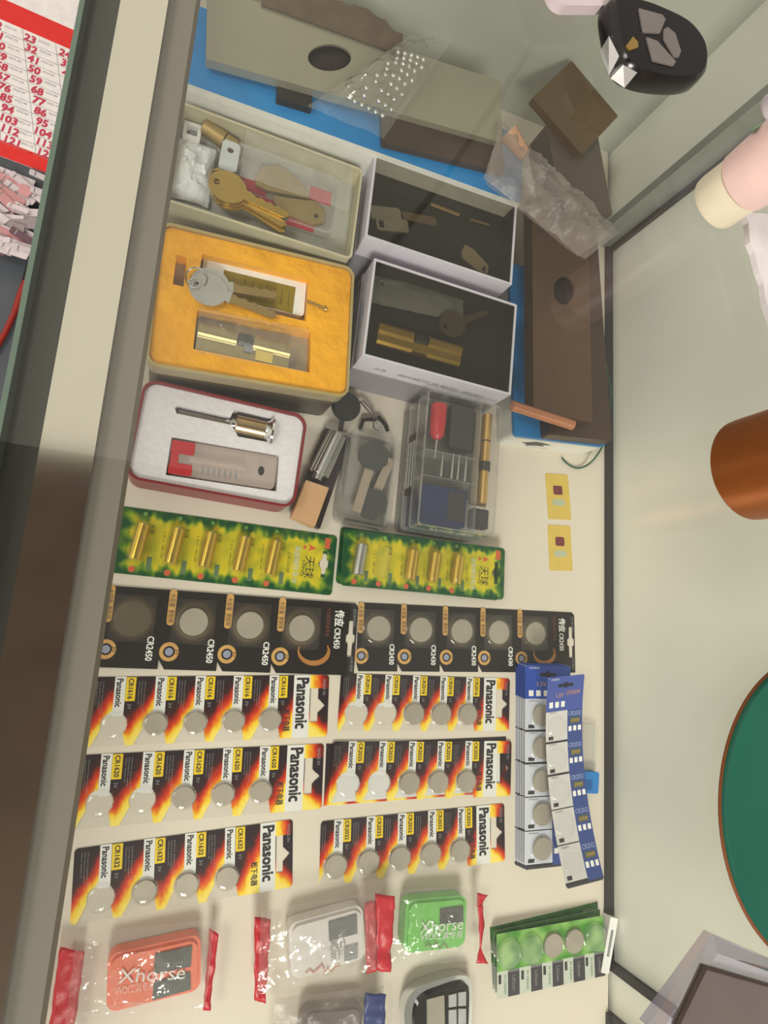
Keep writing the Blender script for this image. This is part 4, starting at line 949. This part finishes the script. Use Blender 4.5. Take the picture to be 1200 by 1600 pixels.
def plate(name, label, q, zt, h, m, hole=None, lip=True, tiltz=None, group='metal door plates'):
    fr, W, H = quad(name, label, 'plate', q, zt, zt - h, group)
    mb = MB(); holes = [[(x, y) for x, y in fr.Q([(hx + rx * math.cos(6.283 * i / 24), hy + ry * math.sin(6.283 * i / 24)) for i in range(24)], zt)] for hx, hy, rx, ry in (hole or [])]
    mb.prism(rr(0, 0, W, H, 2, 3), h - 2, h, m, holes=holes)
    mb.prism(rr(0, 0, W, H, 2, 3), 0, h - 2, m, holes=[rr(0, 0, W - 3, H - 3, 1.5, 3)])
    if holes: mb.prism(rr(0, 0, W - 4, H - 4, 1, 2), 0, 1, mat('hole_shade_brown', (42, 34, 30), .8))  # dark sheet added beneath the holes, its colour stands for their shade
    if tiltz:
        k, ax = tiltz; mb.warp = (lambda x, y, z: (x, y, z + (k * x if ax == 'x' else k * y)))
    mb.build('sheet', fr.o, bevel=1)
    return fr, W, H
CHAMP = mat('champagne_metal', (172, 166, 148), .35, .55, var=.05, scale=10)
BRN = mat('brown_bronze_metal', (108, 84, 66), .32, .6, var=.12, scale=12)
BRN2 = mat('dark_brown_film', (78, 60, 50), .4, .3, var=.2, scale=20)
plate('door_plate', 'grey champagne metal plate with an oval hole, top left on the blue box', [(316, -30), (790, 135), (775, 214), (331, 100)], 93, 8, CHAMP, hole=[(515, 90, 34, 21)])
plate('door_plate', 'dark brown plate lying behind the farther smoked-window box', [(600, 176), (792, 218), (780, 272), (594, 216)], 87, 6, mat('umber_plate', (84, 68, 58), .4, .4, var=.2, scale=20))
# torn brown film over the grey plate
fr, W, H = quad('torn_brown_wrapping', 'torn brown wrapping paper along the upper edge of the grey champagne plate', 'wrapping', [(440, -40), (640, 40), (620, 74), (380, -10)], 96, 93.2)
mb = MB(); pts = [(-W / 2, -H / 2), (W / 2, -H / 2)] + [(lerp(W / 2, -W / 2, i / 22), H * .36 + R.uniform(-3, 3) - 8 * (i < 3)) for i in range(23)]
mb.prism(pts, 1, 2, mat('torn_brown_paper', (104, 88, 72), .6, var=.15)); mb.build('paper', fr.o)
plate('door_plate', 'long brown metal plate with a round hole, right of the white boxes', [(856, 318), (938, 330), (903, 662), (808, 628)], 66, 15, BRN, hole=[(881, 454, 16, 22)])
fr, W, H = quad('copper_lip', 'bright copper bent edge at the lower end of the long brown plate', 'trim', [(806, 624), (902, 656), (898, 668), (803, 638)], 70, 64)
mb = MB(); mb.tube([(-W / 2, 0, 1), (W / 2, 0, 1)], 5.0, mat('bright_copper', (206, 142, 110), .3, .7), 14); mb.build('edge', fr.o)
plate('door_plate', 'wider dark brown plate under the long brown one, ragged at its right edge', [(880, 330), (944, 330), (940, 694), (816, 660)], 50, 15, BRN2)
plate('door_plate', 'small tilted brown plate with shiny highlights near the black car key remote', [(818, 172), (888, 116), (970, 160), (922, 222)], 92, 8, mat('amber_brown_plate', (112, 88, 56), .16, .6, var=.15, scale=15))
plate('door_plate', 'grey brown plate behind the crumpled bag near the small tilted plate', [(880, 200), (946, 214), (944, 330), (850, 320)], 84, 34, mat('taupe_plate', (96, 84, 74), .4, .4))
# dark slot piece by the grey plate
fr, W, H = quad('black_strip', 'short black strip on the blue lid below the grey champagne plate', 'strip', [(438, 132), (502, 150), (474, 164), (428, 148)], 86, 80)
mb = MB(); mb.prism(rr(0, 0, W, H, 1), 0, 6, BLACK); mb.build('strip', fr.o)
# bag of beads
fr, W, H = quad('bead_bag', 'clear bag of small shiny steel balls on the grey champagne plate', 'bag', [(575, 82), (700, 44), (626, 196), (484, 160)], 103, 93.5)
qq = fr.Q([(480, 165), (600, 215), (708, 60), (640, 55)], 103)
mb = MB(); mb.sheet(qq, 34, 26, 9, 8, BAG, 11, .07, zf=lambda u, v: 12 * math.sin(math.pi * u) * math.sin(math.pi * v)); mb.build('film', fr.o)
bead = None; R2 = random.Random(5)
a, b, c, d = fr.Q([(552, 158), (606, 186), (672, 92), (624, 78)], 100)
k = 0
for i in range(9):
    for j in range(5):
        u, v = (j + .2 + (i % 2) * .5) / 5.0, i / 8.5
        if R2.random() < .12: continue
        x = (1 - u) * (1 - v) * a[0] + u * (1 - v) * b[0] + u * v * c[0] + (1 - u) * v * d[0]; y = (1 - u) * (1 - v) * a[1] + u * (1 - v) * b[1] + u * v * c[1] + (1 - u) * v * d[1]
        if bead is None:
            mb = MB(); n = 12; mb.loft([[(2.1 * math.sin(math.pi * (t + .02) / 6.04) * math.cos(6.283 * q_ / n), 2.1 * math.sin(math.pi * (t + .02) / 6.04) * math.sin(6.283 * q_ / n), -2.1 * math.cos(math.pi * (t + .02) / 6.04)) for q_ in range(n)] for t in range(7)], mat('mirror_steel_ball', (240, 240, 235), .12, 1.0))
            bead = mb.build('steel_ball'); o = bead
        else: o = bead.copy(); COL.objects.link(o)
        cs, sn = math.cos(fr.a), math.sin(fr.a)
        o.location = ((fr.x + x * cs - y * sn) * .001, (fr.y + x * sn + y * cs) * .001, .1005 + .007 * math.sin(math.pi * u) * math.sin(math.pi * v))
        tag(o, 'small shiny steel ball inside the clear bag on the grey champagne plate', 'ball', 'steel balls in the clear bag')
# crumpled bag over the brown plates
fr, W, H = quad('crumpled_bag', 'crumpled cloudy plastic bag lying over the brown plates and blue box', 'bag', [(790, 172), (960, 300), (978, 362), (770, 262)], 108, 92)
qq = fr.Q([(768, 262), (930, 392), (985, 350), (790, 165)], 110)
HB = clear('cloudy_bag_film', haze=.30, rough=.35, gain=1.0, bump=.6, hazecol=(178, 164, 156))
mb = MB(); mb.sheet(qq, 40, 22, 12, 2, HB, 21, .05, zf=lambda u, v: 10 * math.sin(math.pi * v)); mb.build('film', fr.o)
mb = MB(); mb.sheet(inset(qq, 6), 24, 14, 8, -3, HB, 33, .06); mb.build('inner_fold', fr.o)
mb = MB(); g = fr.Q([(800, 200), (828, 235)], 104); mb.tube([(g[0][0], g[0][1], 6), (g[1][0], g[1][1], 4)], [9, 6], mat('peach_plastic', (196, 150, 120), .5), 12); mb.build('peach_end', fr.o)
# green wire
pts = [P(*p) for p in ((945, 560, 20), (949, 585, 20), (955, 612, 18), (950, 650, 16), (944, 690, 14), (930, 715, 10), (915, 728, 4), (900, 731, 2), (886, 724, 2), (877, 714, 3))]
fr = Fr('green_wire', 'thin dark green wire curling from beside the brown plates onto the shelf', 'wire', pts[-1].x, pts[-1].y, 0)
cur = []
for i in range(len(pts) - 1):
    p0, p1, p2, p3 = pts[max(i - 1, 0)], pts[i], pts[i + 1], pts[min(i + 2, len(pts) - 1)]
    for j in range(6):
        t = j / 6; cur.append(.5 * ((2 * p1) + (p2 - p0) * t + (2 * p0 - 5 * p1 + 4 * p2 - p3) * t * t + (3 * p1 - p0 - 3 * p2 + p3) * t ** 3))
mb = MB(); mb.tube([(p.x - fr.x, p.y - fr.y, p.z) for p in cur], 1.0, mat('green_wire_skin', (32, 84, 60), .4), 8); mb.build('wire', fr.o)

# ================================================================== BAGGED REMOTES (bottom)
def strip(fr, pts, z, m, name='red_band', h=2, seed=1, nx=6, ny=18):
    q = fr.Q([pts[3], pts[2], pts[1], pts[0]], z + fr.z)
    mb = MB(); mb.sheet(q, nx, ny, 3.0, z, m, seed, .09, edge=0); mb.build(name, fr.o, solid=-.5)
def remote(name, label, q, zt, h, body, btns, script=None, red=None, textq=None, tc=PAPER, r=7):
    fr, W, H = quad(name, label, 'remote', q, zt, zt - h, 'bagged car key remotes')
    mb = MB(); mb.prism(rr(0, 0, W, H, r), 0, h - 2, body); mb.prism(rr(0, 0, W - 5, H - 5, r - 1), h - 2, h, body); sh = mb.build('shell', fr.o, bevel=1.5)
    for bq, bm in btns:
        mb = MB(); g = fr.Q(bq, zt); mb.prism(g, h - .5, h + 1.2, bm); mb.build('button_pad', sh, bevel=.8)
    return fr, W, H
def ctext(fr, p, q, zt, body, h, m, parent, name='print'):
    a, b = fr.L(*p, zt), fr.L(*q, zt); ang = math.degrees(math.atan2(b[1] - a[1], b[0] - a[0]))
    mb = MB(); mb.text(body, (a[0] + b[0]) / 2, (a[1] + b[1]) / 2, h, zt - fr.z, m, ang, math.hypot(b[0] - a[0], b[1] - a[1])); return mb.build(name, fr.o)
OR = mat('orange_plastic', (238, 104, 62), .4)
PR = mat('white_print_ink', (232, 226, 222), .5)
PR2 = mat('pale_pink_print', (240, 190, 176), .5)
DK = mat('dark_button_rubber', (64, 62, 58), .5)
fr, W, H = remote('orange_remote', 'orange remote with two dark buttons in the clear bag at the lower left', [(172, 1492), (316, 1462), (312, 1548), (162, 1588)], 17, 14, OR, [([(242, 1490), (300, 1477), (298, 1509), (240, 1521)], DK), ([(240, 1534), (297, 1518), (298, 1545), (238, 1562)], DK)])
ctext(fr, (186, 1526), (290, 1519), 18.6, 'Xhorse', 9, PR, fr); ctext(fr, (180, 1548), (240, 1540), 18, 'VVDI工具专用', 6, PR2, fr)
fr, W, H = quad('clear_packet', 'clear packet with red ends around the orange remote', 'bag', [(98, 1470), (338, 1440), (322, 1585), (80, 1610)], 24, 0)
mb = MB(); mb.sheet([(-W / 2 + 8, -H / 2), (W / 2, -H / 2), (W / 2, H / 2), (-W / 2 + 8, H / 2)], 40, 26, 6, 17, BAG, 2, .05, zf=lambda u, v: 5 * math.sin(math.pi * u) * math.sin(math.pi * v)); mb.build('film', fr.o)
strip(fr, [(95, 1478), (133, 1484), (116, 1612), (76, 1610)], 10, RED, seed=3)
strip(fr, [(328, 1447), (341, 1457), (327, 1578), (316, 1577)], 14, RED, seed=4, nx=3)
fr, W, H = remote('white_remote', 'white remote with grey buttons in the middle clear bag at the bottom', [(453, 1447), (568, 1412), (572, 1500), (454, 1533)], 17, 14, mat('white_remote_plastic', (226, 218, 214), .4), [([(513, 1440), (557, 1428), (558, 1458), (514, 1469)], mat('grey_button', (108, 106, 106), .5)), ([(537, 1480), (559, 1474), (558, 1496), (538, 1502)], mat('pale_grey_button', (150, 146, 146), .5))])
ctext(fr, (514, 1478), (540, 1472), 18.4, 'Xh', 7, GREY, fr); ctext(fr, (516, 1495), (558, 1484), 18.4, '虾姑', 7, GREY, fr)
PINK = mat('pink_ink', (214, 120, 106), .5)
def scribble(fr, pts, z, m):
    mb = MB(); mb.tube([(*fr.L(x, y, z), z - fr.z) for x, y in pts], .45, m, 5); mb.build('script_print', fr.o)
scribble(fr, [(478, 1521), (484, 1515), (490, 1520), (497, 1514), (503, 1507), (508, 1519), (512, 1512), (517, 1518), (523, 1511), (532, 1508)], 18, PINK)
fr, W, H = quad('clear_packet', 'clear packet with red ends around the white remote', 'bag', [(410, 1428), (600, 1398), (600, 1520), (405, 1562)], 24, 0)
mb = MB(); mb.sheet([(-W / 2, -H / 2), (W / 2, -H / 2), (W / 2, H / 2), (-W / 2, H / 2)], 36, 24, 6, 17, BAG, 6, .05, zf=lambda u, v: 5 * math.sin(math.pi * u) * math.sin(math.pi * v)); mb.build('film', fr.o)
strip(fr, [(397, 1430), (422, 1434), (415, 1564), (397, 1563)], 14, RED, seed=5)
strip(fr, [(568, 1410), (588, 1404), (590, 1514), (572, 1519)], 14, RED, seed=7)
strip(fr, [(586, 1396), (616, 1397), (609, 1516), (588, 1514)], 18, RED, seed=8)
fr, W, H = remote('green_remote', 'bright green remote in a clear bag at the bottom, left of the green cards', [(636, 1408), (731, 1400), (728, 1480), (632, 1492)], 17, 14, mat('green_plastic', (112, 196, 82), .4), [([(687, 1420), (723, 1415), (723, 1440), (687, 1443)], DK)])
ctext(fr, (657, 1450), (724, 1443), 18.6, 'Xhorse', 9, PR, fr); ctext(fr, (657, 1464), (722, 1460), 18, 'VVDI工具专用', 6, PR, fr)
scribble(fr, [(664, 1478), (670, 1474), (675, 1483), (681, 1472), (687, 1483), (693, 1474), (700, 1482)], 18.5, mat('brown_red_ink', (120, 70, 50), .5))
fr, W, H = quad('clear_packet', 'clear packet with a red end around the green remote', 'bag', [(612, 1398), (756, 1388), (752, 1506), (606, 1520)], 24, 0)
mb = MB(); mb.sheet([(-W / 2, -H / 2), (W / 2, -H / 2), (W / 2, H / 2), (-W / 2, H / 2)], 30, 24, 6, 17, BAG, 9, .05, zf=lambda u, v: 5 * math.sin(math.pi * u) * math.sin(math.pi * v)); mb.build('film', fr.o)
strip(fr, [(744, 1393), (759, 1397), (751, 1412), (743, 1414)], 16, RED, seed=10, nx=3, ny=4)
strip(fr, [(744, 1410), (752, 1412), (755, 1445), (748, 1490)], 16, RED, seed=10, nx=3, ny=10)
strip(fr, [(748, 1478), (751, 1482), (760, 1503), (742, 1502)], 16, RED, seed=12, nx=3, ny=4)
# blue-ended packet at the bottom edge
fr, W, H = remote('grey_remote', 'dark grey remote in a packet cut by the bottom edge', [(470, 1582), (566, 1570), (566, 1650), (470, 1660)], 15, 12, mat('charcoal_remote', (92, 88, 84), .4), [])
fr, W, H = quad('clear_packet', 'hazy clear packet with a blue end at the bottom edge', 'bag', [(425, 1572), (600, 1545), (600, 1660), (430, 1680)], 22, 0)
mb = MB(); mb.sheet([(-W / 2, -H / 2), (W / 2, -H / 2), (W / 2, H / 2), (-W / 2, H / 2)], 30, 20, 6, 15, HB, 19, .05); mb.build('film', fr.o)
strip(fr, [(569, 1549), (601, 1553), (598, 1650), (564, 1650)], 20, mat('navy_film', (52, 62, 118), .4, bump=.4), name='blue_band', seed=13)
# black and chrome remote
fr, W, H = quad('car_key_remote', 'black remote with a chrome edge and four silver buttons at the bottom edge', 'remote', [(640, 1540), (738, 1523), (742, 1650), (640, 1660)], 15, 0)
ol = [(633, 1600), (633, 1580), (640, 1558), (658, 1542), (690, 1531), (720, 1525), (735, 1530), (739, 1545), (738, 1600), (734, 1640), (720, 1662), (660, 1670), (640, 1650)]
g = fr.Q(smooth(ol), 13)
mb = MB(); mb.prism(g, 0, 12, CHROME); mb.build('chrome_shell', fr.o, bevel=1.5)
mb = MB(); mb.prism(fr.Q(smooth([(648, 1600), (652, 1572), (666, 1556), (690, 1546), (718, 1537), (729, 1538), (733, 1550), (732, 1600), (728, 1640), (716, 1655), (664, 1660), (650, 1640)]), 15), 11, 15, mat('glossy_black', (30, 28, 28), .15)); face = mb.build('face', fr.o, bevel=.8)
mb = MB(); mb.prism(fr.Q([(667, 1562), (694, 1555), (696, 1640), (668, 1645)], 16), 15, 16.2, mat('warm_grey_panel', (158, 150, 136), .4)); mb.build('panel', face, bevel=.4)
for bq in ([(701, 1555), (713, 1552), (713, 1572), (701, 1574)], [(716, 1551), (728, 1549), (728, 1571), (716, 1572)], [(701, 1578), (713, 1577), (713, 1600), (701, 1601)], [(716, 1576), (728, 1576), (728, 1599), (716, 1600)]):
    mb = MB(); mb.prism(fr.Q(bq, 16), 15, 16.4, mat('silver_button', (196, 196, 200), .3, .6)); mb.build('button', face, bevel=.4)

# ================================================================== THINGS ON THE GLASS
ZG = GZ1
fr, W, H = quad('car_key_remote', 'black oval car key remote with grey buttons lying on the glass top', 'remote', [(930, 5), (1090, 5), (1090, 150), (930, 150)], ZG + 16, ZG)
ol0 = [(955, 5), (965, -4), (1000, -1), (1036, 12), (1078, 34), (1103, 66), (1107, 100), (1092, 122), (1050, 124), (1008, 116), (980, 100), (966, 70)]
ol = []
for i in range(len(ol0)):
    p0, p1, p2, p3 = [Vector(ol0[(i + k) % len(ol0)]) for k in (-1, 0, 1, 2)]
    for j in range(5):
        t = j / 5; ol.append(tuple(.5 * ((2 * p1) + (p2 - p0) * t + (2 * p0 - 5 * p1 + 4 * p2 - p3) * t * t + (3 * p1 - p0 - 3 * p2 + p3) * t ** 3)))
top = fr.Q(ol, ZG + 11)
cxm = sum(p[0] for p in top) / len(top); cym = sum(p[1] for p in top) / len(top)
def sc(k, z): return [(cxm + (p[0] - cxm) * k, cym + (p[1] - cym) * k, z) for p in reversed(top)]
FB = mat('piano_black', (14, 12, 14), .22)
mb = MB(); mb.loft([sc(.90, 0), sc(.985, 1), sc(1.02, 3), sc(1.02, 6), sc(1.0, 10), sc(.93, 12)], FB, True, True); mb.build('shell', fr.o, bevel=.5)
for bq in ([(998, 13), (1035, 23), (1040, 30), (1031, 52), (1010, 51), (1004, 46)], [(1037, 46), (1043, 42), (1055, 52), (1064, 80), (1060, 90), (1054, 89), (1037, 60)], [(1010, 58), (1027, 64), (1056, 96), (1052, 103), (1020, 95)]):
    mb = MB(); mb.prism(fr.Q(bq, ZG + 12.6), 11.8, 12.7, mat('smoke_grey_button', (118, 112, 108), .25)); mb.build('button', fr.o, bevel=.4)
mb = MB(); q = fr.Q([(978, 72), (989, 57), (997, 66), (997, 74), (984, 79)], ZG + 12.4); mb.prism(q, 11.8, 12.5, GOLD); mb.build('indicator', fr.o)
mb = MB()
for pl, m in (((( 953, 56, 10), (969, 88, 10), (953, 118, 4), (939, 80, 4)), CHROME), (((973, 100, 10), (995, 112, 10), (975, 136, 4), (953, 121, 4)), STEEL)):
    a = [(*fr.L(x, y, ZG + z), z) for x, y, z in pl]
    n = (Vector(a[1]) - Vector(a[0])).cross(Vector(a[3]) - Vector(a[0])).normalized() * -1.6
    if n.z < 0: n = -n
    b = [tuple(Vector(p) + n * .6) for p in a]; c = [tuple(Vector(p) - n * 1.5) for p in a]
    mb.loft([c, b], m, True, False)
mb.build('metal_inlay', fr.o, bevel=.5)

# pink bottle standing on its white cap
PK2 = mat('pale_pink_plastic', (236, 204, 196), .35)
k0 = P(1114, 320, ZG)
fr = Fr('lotion_bottle', 'pale pink bottle standing on its cream cap on the glass top', 'bottle', k0.x, k0.y, ZG)
r = 14.0
mb = MB(); mb.lathe([(r * .82, 0), (r * .97, 1.5), (r, 4), (r, 17)], (0, 0), mat('cream_cap_plastic', (232, 222, 196), .4), 40); mb.build('cap', fr.o)
mb = MB(); mb.lathe([(r * .98, 17), (r * 1.06, 18), (r * 1.18, 40), (r * 1.2, 95)], (0, 0), PK2, 40); mb.build('bottle_body', fr.o)
mb = MB()
for zz, wd, t in ((30, 9, 'NATURAL'), (24, 12, 'hand cream')):
    mb.T = Matrix.Rotation(math.radians(-10), 4, 'Z') @ Matrix.Translation((0, -r * 1.17, zz)) @ Matrix.Rotation(math.radians(90), 4, 'X')
mb.T = Matrix.Rotation(math.radians(-38), 4, 'Z') @ Matrix.Translation((-r * 1.2, 0, 34)) @ Matrix.Rotation(math.radians(-90), 4, 'Z') @ Matrix.Rotation(math.radians(90), 4, 'X')
mb.prism([(-2, -3), (3, 0), (8, 5), (1, 4)], .2, .4, mat('leaf_green_print', (126, 170, 126), .5)); mb.build('leaf_print', fr.o)

# amber metallic canister
k0 = P(1165, 735, ZG)
fr = Fr('amber_canister', 'amber metallic cylindrical canister standing on the glass at the right edge', 'canister', k0.x, k0.y, ZG)
k1 = P(1113, 738, ZG); r = (k0 - k1).length * 1.12
mb = MB(); mb.lathe([(r * .92, 0), (r * .99, 1.5), (r, 4), (r, 45)], (0, 0), mat('amber_metal', (150, 84, 34), .4, .6, var=.05), 56); mb.build('body', fr.o)

# round green tin
k0 = P(1300, 1262, ZG + 3)
fr = Fr('round_green_tin', 'large round green box with a thin copper rim at the right edge', 'box', k0.x, k0.y, ZG)
k1 = P(1124, 1258, ZG + 3); r = (k0 - k1).length
mb = MB(); mb.lathe([(r - 3, 0), (r - 1, 2), (r - 1, 4), (r - 1.5, 5)], (0, 0), mat('teal_green_lacquer', (16, 92, 74), .3, var=.1, scale=12), 96); mb.build('body', fr.o)
mb = MB(); mb.lathe([(r - 1, 2), (r, 2.3), (r, 2.9), (r - .9, 3.2)], (0, 0), mat('copper_rim', (140, 84, 50), .35, .5), 96, cap=False); mb.build('rim', fr.o)

# crystal frame
fr, W, H = quad('crystal_photo_frame', 'clear lilac crystal photo frame around a dark picture, on the glass top', 'photo frame', [(1108, 1458), (1290, 1530), (1200, 1720), (1008, 1600)], ZG + 22, ZG)
CR = clear('lilac_crystal', (226, 224, 236), haze=.32, rough=.04, gain=3.5, hazecol=(206, 206, 222))
cr0 = fr.Q([(1110, 1458), (1300, 1540), (1200, 1730), (1008, 1600)], ZG + 14)
mid = fr.Q([(1122, 1490), (1290, 1550), (1190, 1710), (1040, 1602)], ZG + 9)
low = fr.Q([(1110, 1458), (1300, 1540), (1200, 1730), (1008, 1600)], ZG + 3)
def r3(q, z): return [(p[0], p[1], z) for p in reversed(q)]
mb = MB(); mb.loft([r3(low, 0), r3(low, 4), r3(mid, 9)], CR, True, False); mb.build('crystal_block', fr.o)
mb = MB(); g = fr.Q([(1095, 1505), (1280, 1560), (1180, 1700), (1050, 1600)], ZG + 9.5); mb.prism(g, 9.1, 10, mat('grey_brown_picture', (104, 96, 92), .3)); 
mb.build('picture', fr.o)
mb = MB()
gi = inset(g, 2.5); mb.prism(g, 10, 10.6, mat('dark_brown_edge', (58, 48, 42), .4), holes=[gi]); mb.build('inner_border', fr.o)

# white things along the right edge and top edge
WC = mat('white_tissue', (226, 222, 222), .85, bump=.6, scale=80)
k0 = P(1196, 60, ZG)
fr = Fr('white_tube', 'plain white upright tube at the upper right edge of the glass', 'tube', P(1205, 175, ZG).x, P(1205, 175, ZG).y, ZG)
mb = MB(); mb.lathe([(8, 0), (9, 2), (9, 60)], (0, 0), mat('white_tube_plastic', (216, 208, 214), .45), 32); mb.build('body', fr.o)
fr, W, H = quad('folded_tissue', 'white folded tissue at the right edge below the lotion bottle', 'tissue', [(1192, 345), (1260, 345), (1260, 580), (1192, 580)], ZG + 2, ZG)
mb = MB(); pts = [(W / 2, -H / 2), (W / 2, H / 2)] + [(-W / 2 + 2.2 * noise.noise(Vector((i * .5, 0, 0))), lerp(H / 2, -H / 2, i / 16)) for i in range(17)]
mb.prism(pts, 0, 3, WC); mb.build('tissue', fr.o, bevel=1.5)
fr, W, H = quad('pink_cloth', 'pale pink cloth edge on the glass at the top edge', 'cloth', [(850, -60), (945, -60), (938, 8), (862, 2)], ZG + 5, ZG)
mb = MB(); mb.prism(rr(0, 0, W, H, 6), 0, 5, mat('pale_pink_cloth', (206, 192, 196), .8, bump=.5)); mb.build('cloth', fr.o, bevel=1.5)

# ================================================================== OUTSIDE, ON THE ROOM FLOOR
def FP(x, y, z=FZ): return P(x, y, z)
fr, W, H = quad('paper_calendar', 'white printed number sheet with red borders beyond the counter edge', 'calendar', [(-110, -80), (170, 10), (60, 285), (-150, 225)], FZ + 2, FZ)
fr.o.name = 'number_sheet'
a0 = P(0, 30, FZ + 2); a1 = P(120, 82, FZ + 2); ang = math.atan2(a1.y - a0.y, a1.x - a0.x)
bpy.data.objects.remove(fr.o)
fr = Fr('number_sheet', 'white printed number sheet with red borders beyond the counter edge', 'sheet', a0.x, a0.y, FZ, ang)
l0 = fr.L(0, 0, FZ + 2); 
def yl(px, py): return fr.L(px, py, FZ + 2)[1]
ytop, yr0, yr1, yb0, yb1 = yl(60, -60), yl(60, 22), yl(60, 55), yl(40, 232), yl(40, 262)
yb0 = yl(40, 233); yb1 = yl(40, 258)
xL, xR = fr.L(-120, 100, FZ + 2)[0], fr.L(150, 100, FZ + 2)[0]
REDP = mat('red_paper_print', (224, 40, 32), .5)
PINKN = mat('crimson_number_ink', (196, 60, 84), .5)
mb = MB(); mb.box(xL, xR, yb1, ytop, 0, 1.2, PAPER); 
mb.box(xL, xR, yr1, yr0, 1.2, 1.4, REDP); mb.box(xL, xR, yb1, yb0, 1.2, 1.4, REDP)
x1c = [fr.L(-3, 30, FZ)[0], fr.L(50, 53, FZ)[0], fr.L(105, 76, FZ)[0]]; lean = fr.L(80, 222, FZ)[0] - x1c[1]
rows = 12; hgt = (yr1 - yb0)
for c, xc in enumerate([x1c[0] - (x1c[1] - x1c[0])] + x1c):
    for i in range(rows):
        xx = xc + lean * i / (rows - 1)
        n = 12 + c + 9 * (i + 1)
        yy = yr1 - hgt * (i + .7) / rows
        mb.text(str(n), xx, yy, hgt / rows * .72, 1.5, PINKN, 0, bold=.8)
        mb.text('2022-%02d' % (i + 1), xx + (x1c[1] - x1c[0]) * .4, yy + 4, hgt / rows * .22, 1.5, GREY, 0)
        mb.box(xx - 28, xx + 36, yy - hgt / rows * .5, yy - hgt / rows * .5 + .7, 1.45, 1.5, GREY)
    xx = xc + (x1c[1] - x1c[0]) * .7; mb.flat([(xx + lean, yb0), (xx + lean + .8, yb0), (xx + .8, yr1), (xx, yr1)], 1.5, GREY)
mb.build('sheet', fr.o)
PKT = [mat('packet_white', (214, 204, 206), .4), mat('packet_pink', (206, 150, 150), .4), mat('packet_grey', (150, 140, 142), .4), mat('packet_mauve', (110, 84, 92), .4)]
R3 = random.Random(11); k = 0
for i in range(46):
    y = lerp(242, 402, (i + .5) / 46); x = R3.uniform(-30, 72 - (y - 240) * .16)
    z = FZ + 60 - (y - 240) * .12
    p = P(x, y, z)
    fr = Fr('plastic_packet', 'thin pale plastic packet in the heap beyond the counter edge, below the number sheet', 'packet', p.x, p.y, FZ + 4 + i * .9, math.radians(R3.uniform(-35, 12)), 'plastic packets heaped beyond the counter')
    w, h = R3.uniform(34, 62), R3.uniform(9, 20); tl = R3.uniform(-.25, .25)
    mb = MB(); mb.prism(rr(0, 0, w, h, 2, 2), 0, 2, PKT[R3.choice((0, 0, 0, 0, 1, 1, 2, 3))]); mb.box(-w * .35, -w * .3, -h * .4, h * .4, 2, 2.2, PKT[2]); mb.warp = (lambda x, y, z, t=tl: (x, y, z + t * x + abs(t) * 30))
    mb.build('packet', fr.o)
pts = [P(x, y, FZ + 8) for x, y in ((46, 415), (42, 440), (34, 458), (22, 490), (8, 520), (-10, 550))]
fr = Fr('umbrella_handle', 'thin dark red rod with a black tip lying on the dark floor', 'rod', pts[0].x, pts[0].y, FZ)
fr.o.name = 'red_rod'
L_ = [(p.x - fr.x, p.y - fr.y, 8) for p in pts]
mb = MB(); mb.tube(L_[1:], [7, 7, 5, 5, 5], mat('dull_red_rod', (150, 40, 28), .5), 12); mb.build('shaft', fr.o)
mb = MB(); mb.tube(L_[:2], [5, 8], BLACK, 12); mb.build('tip', fr.o)
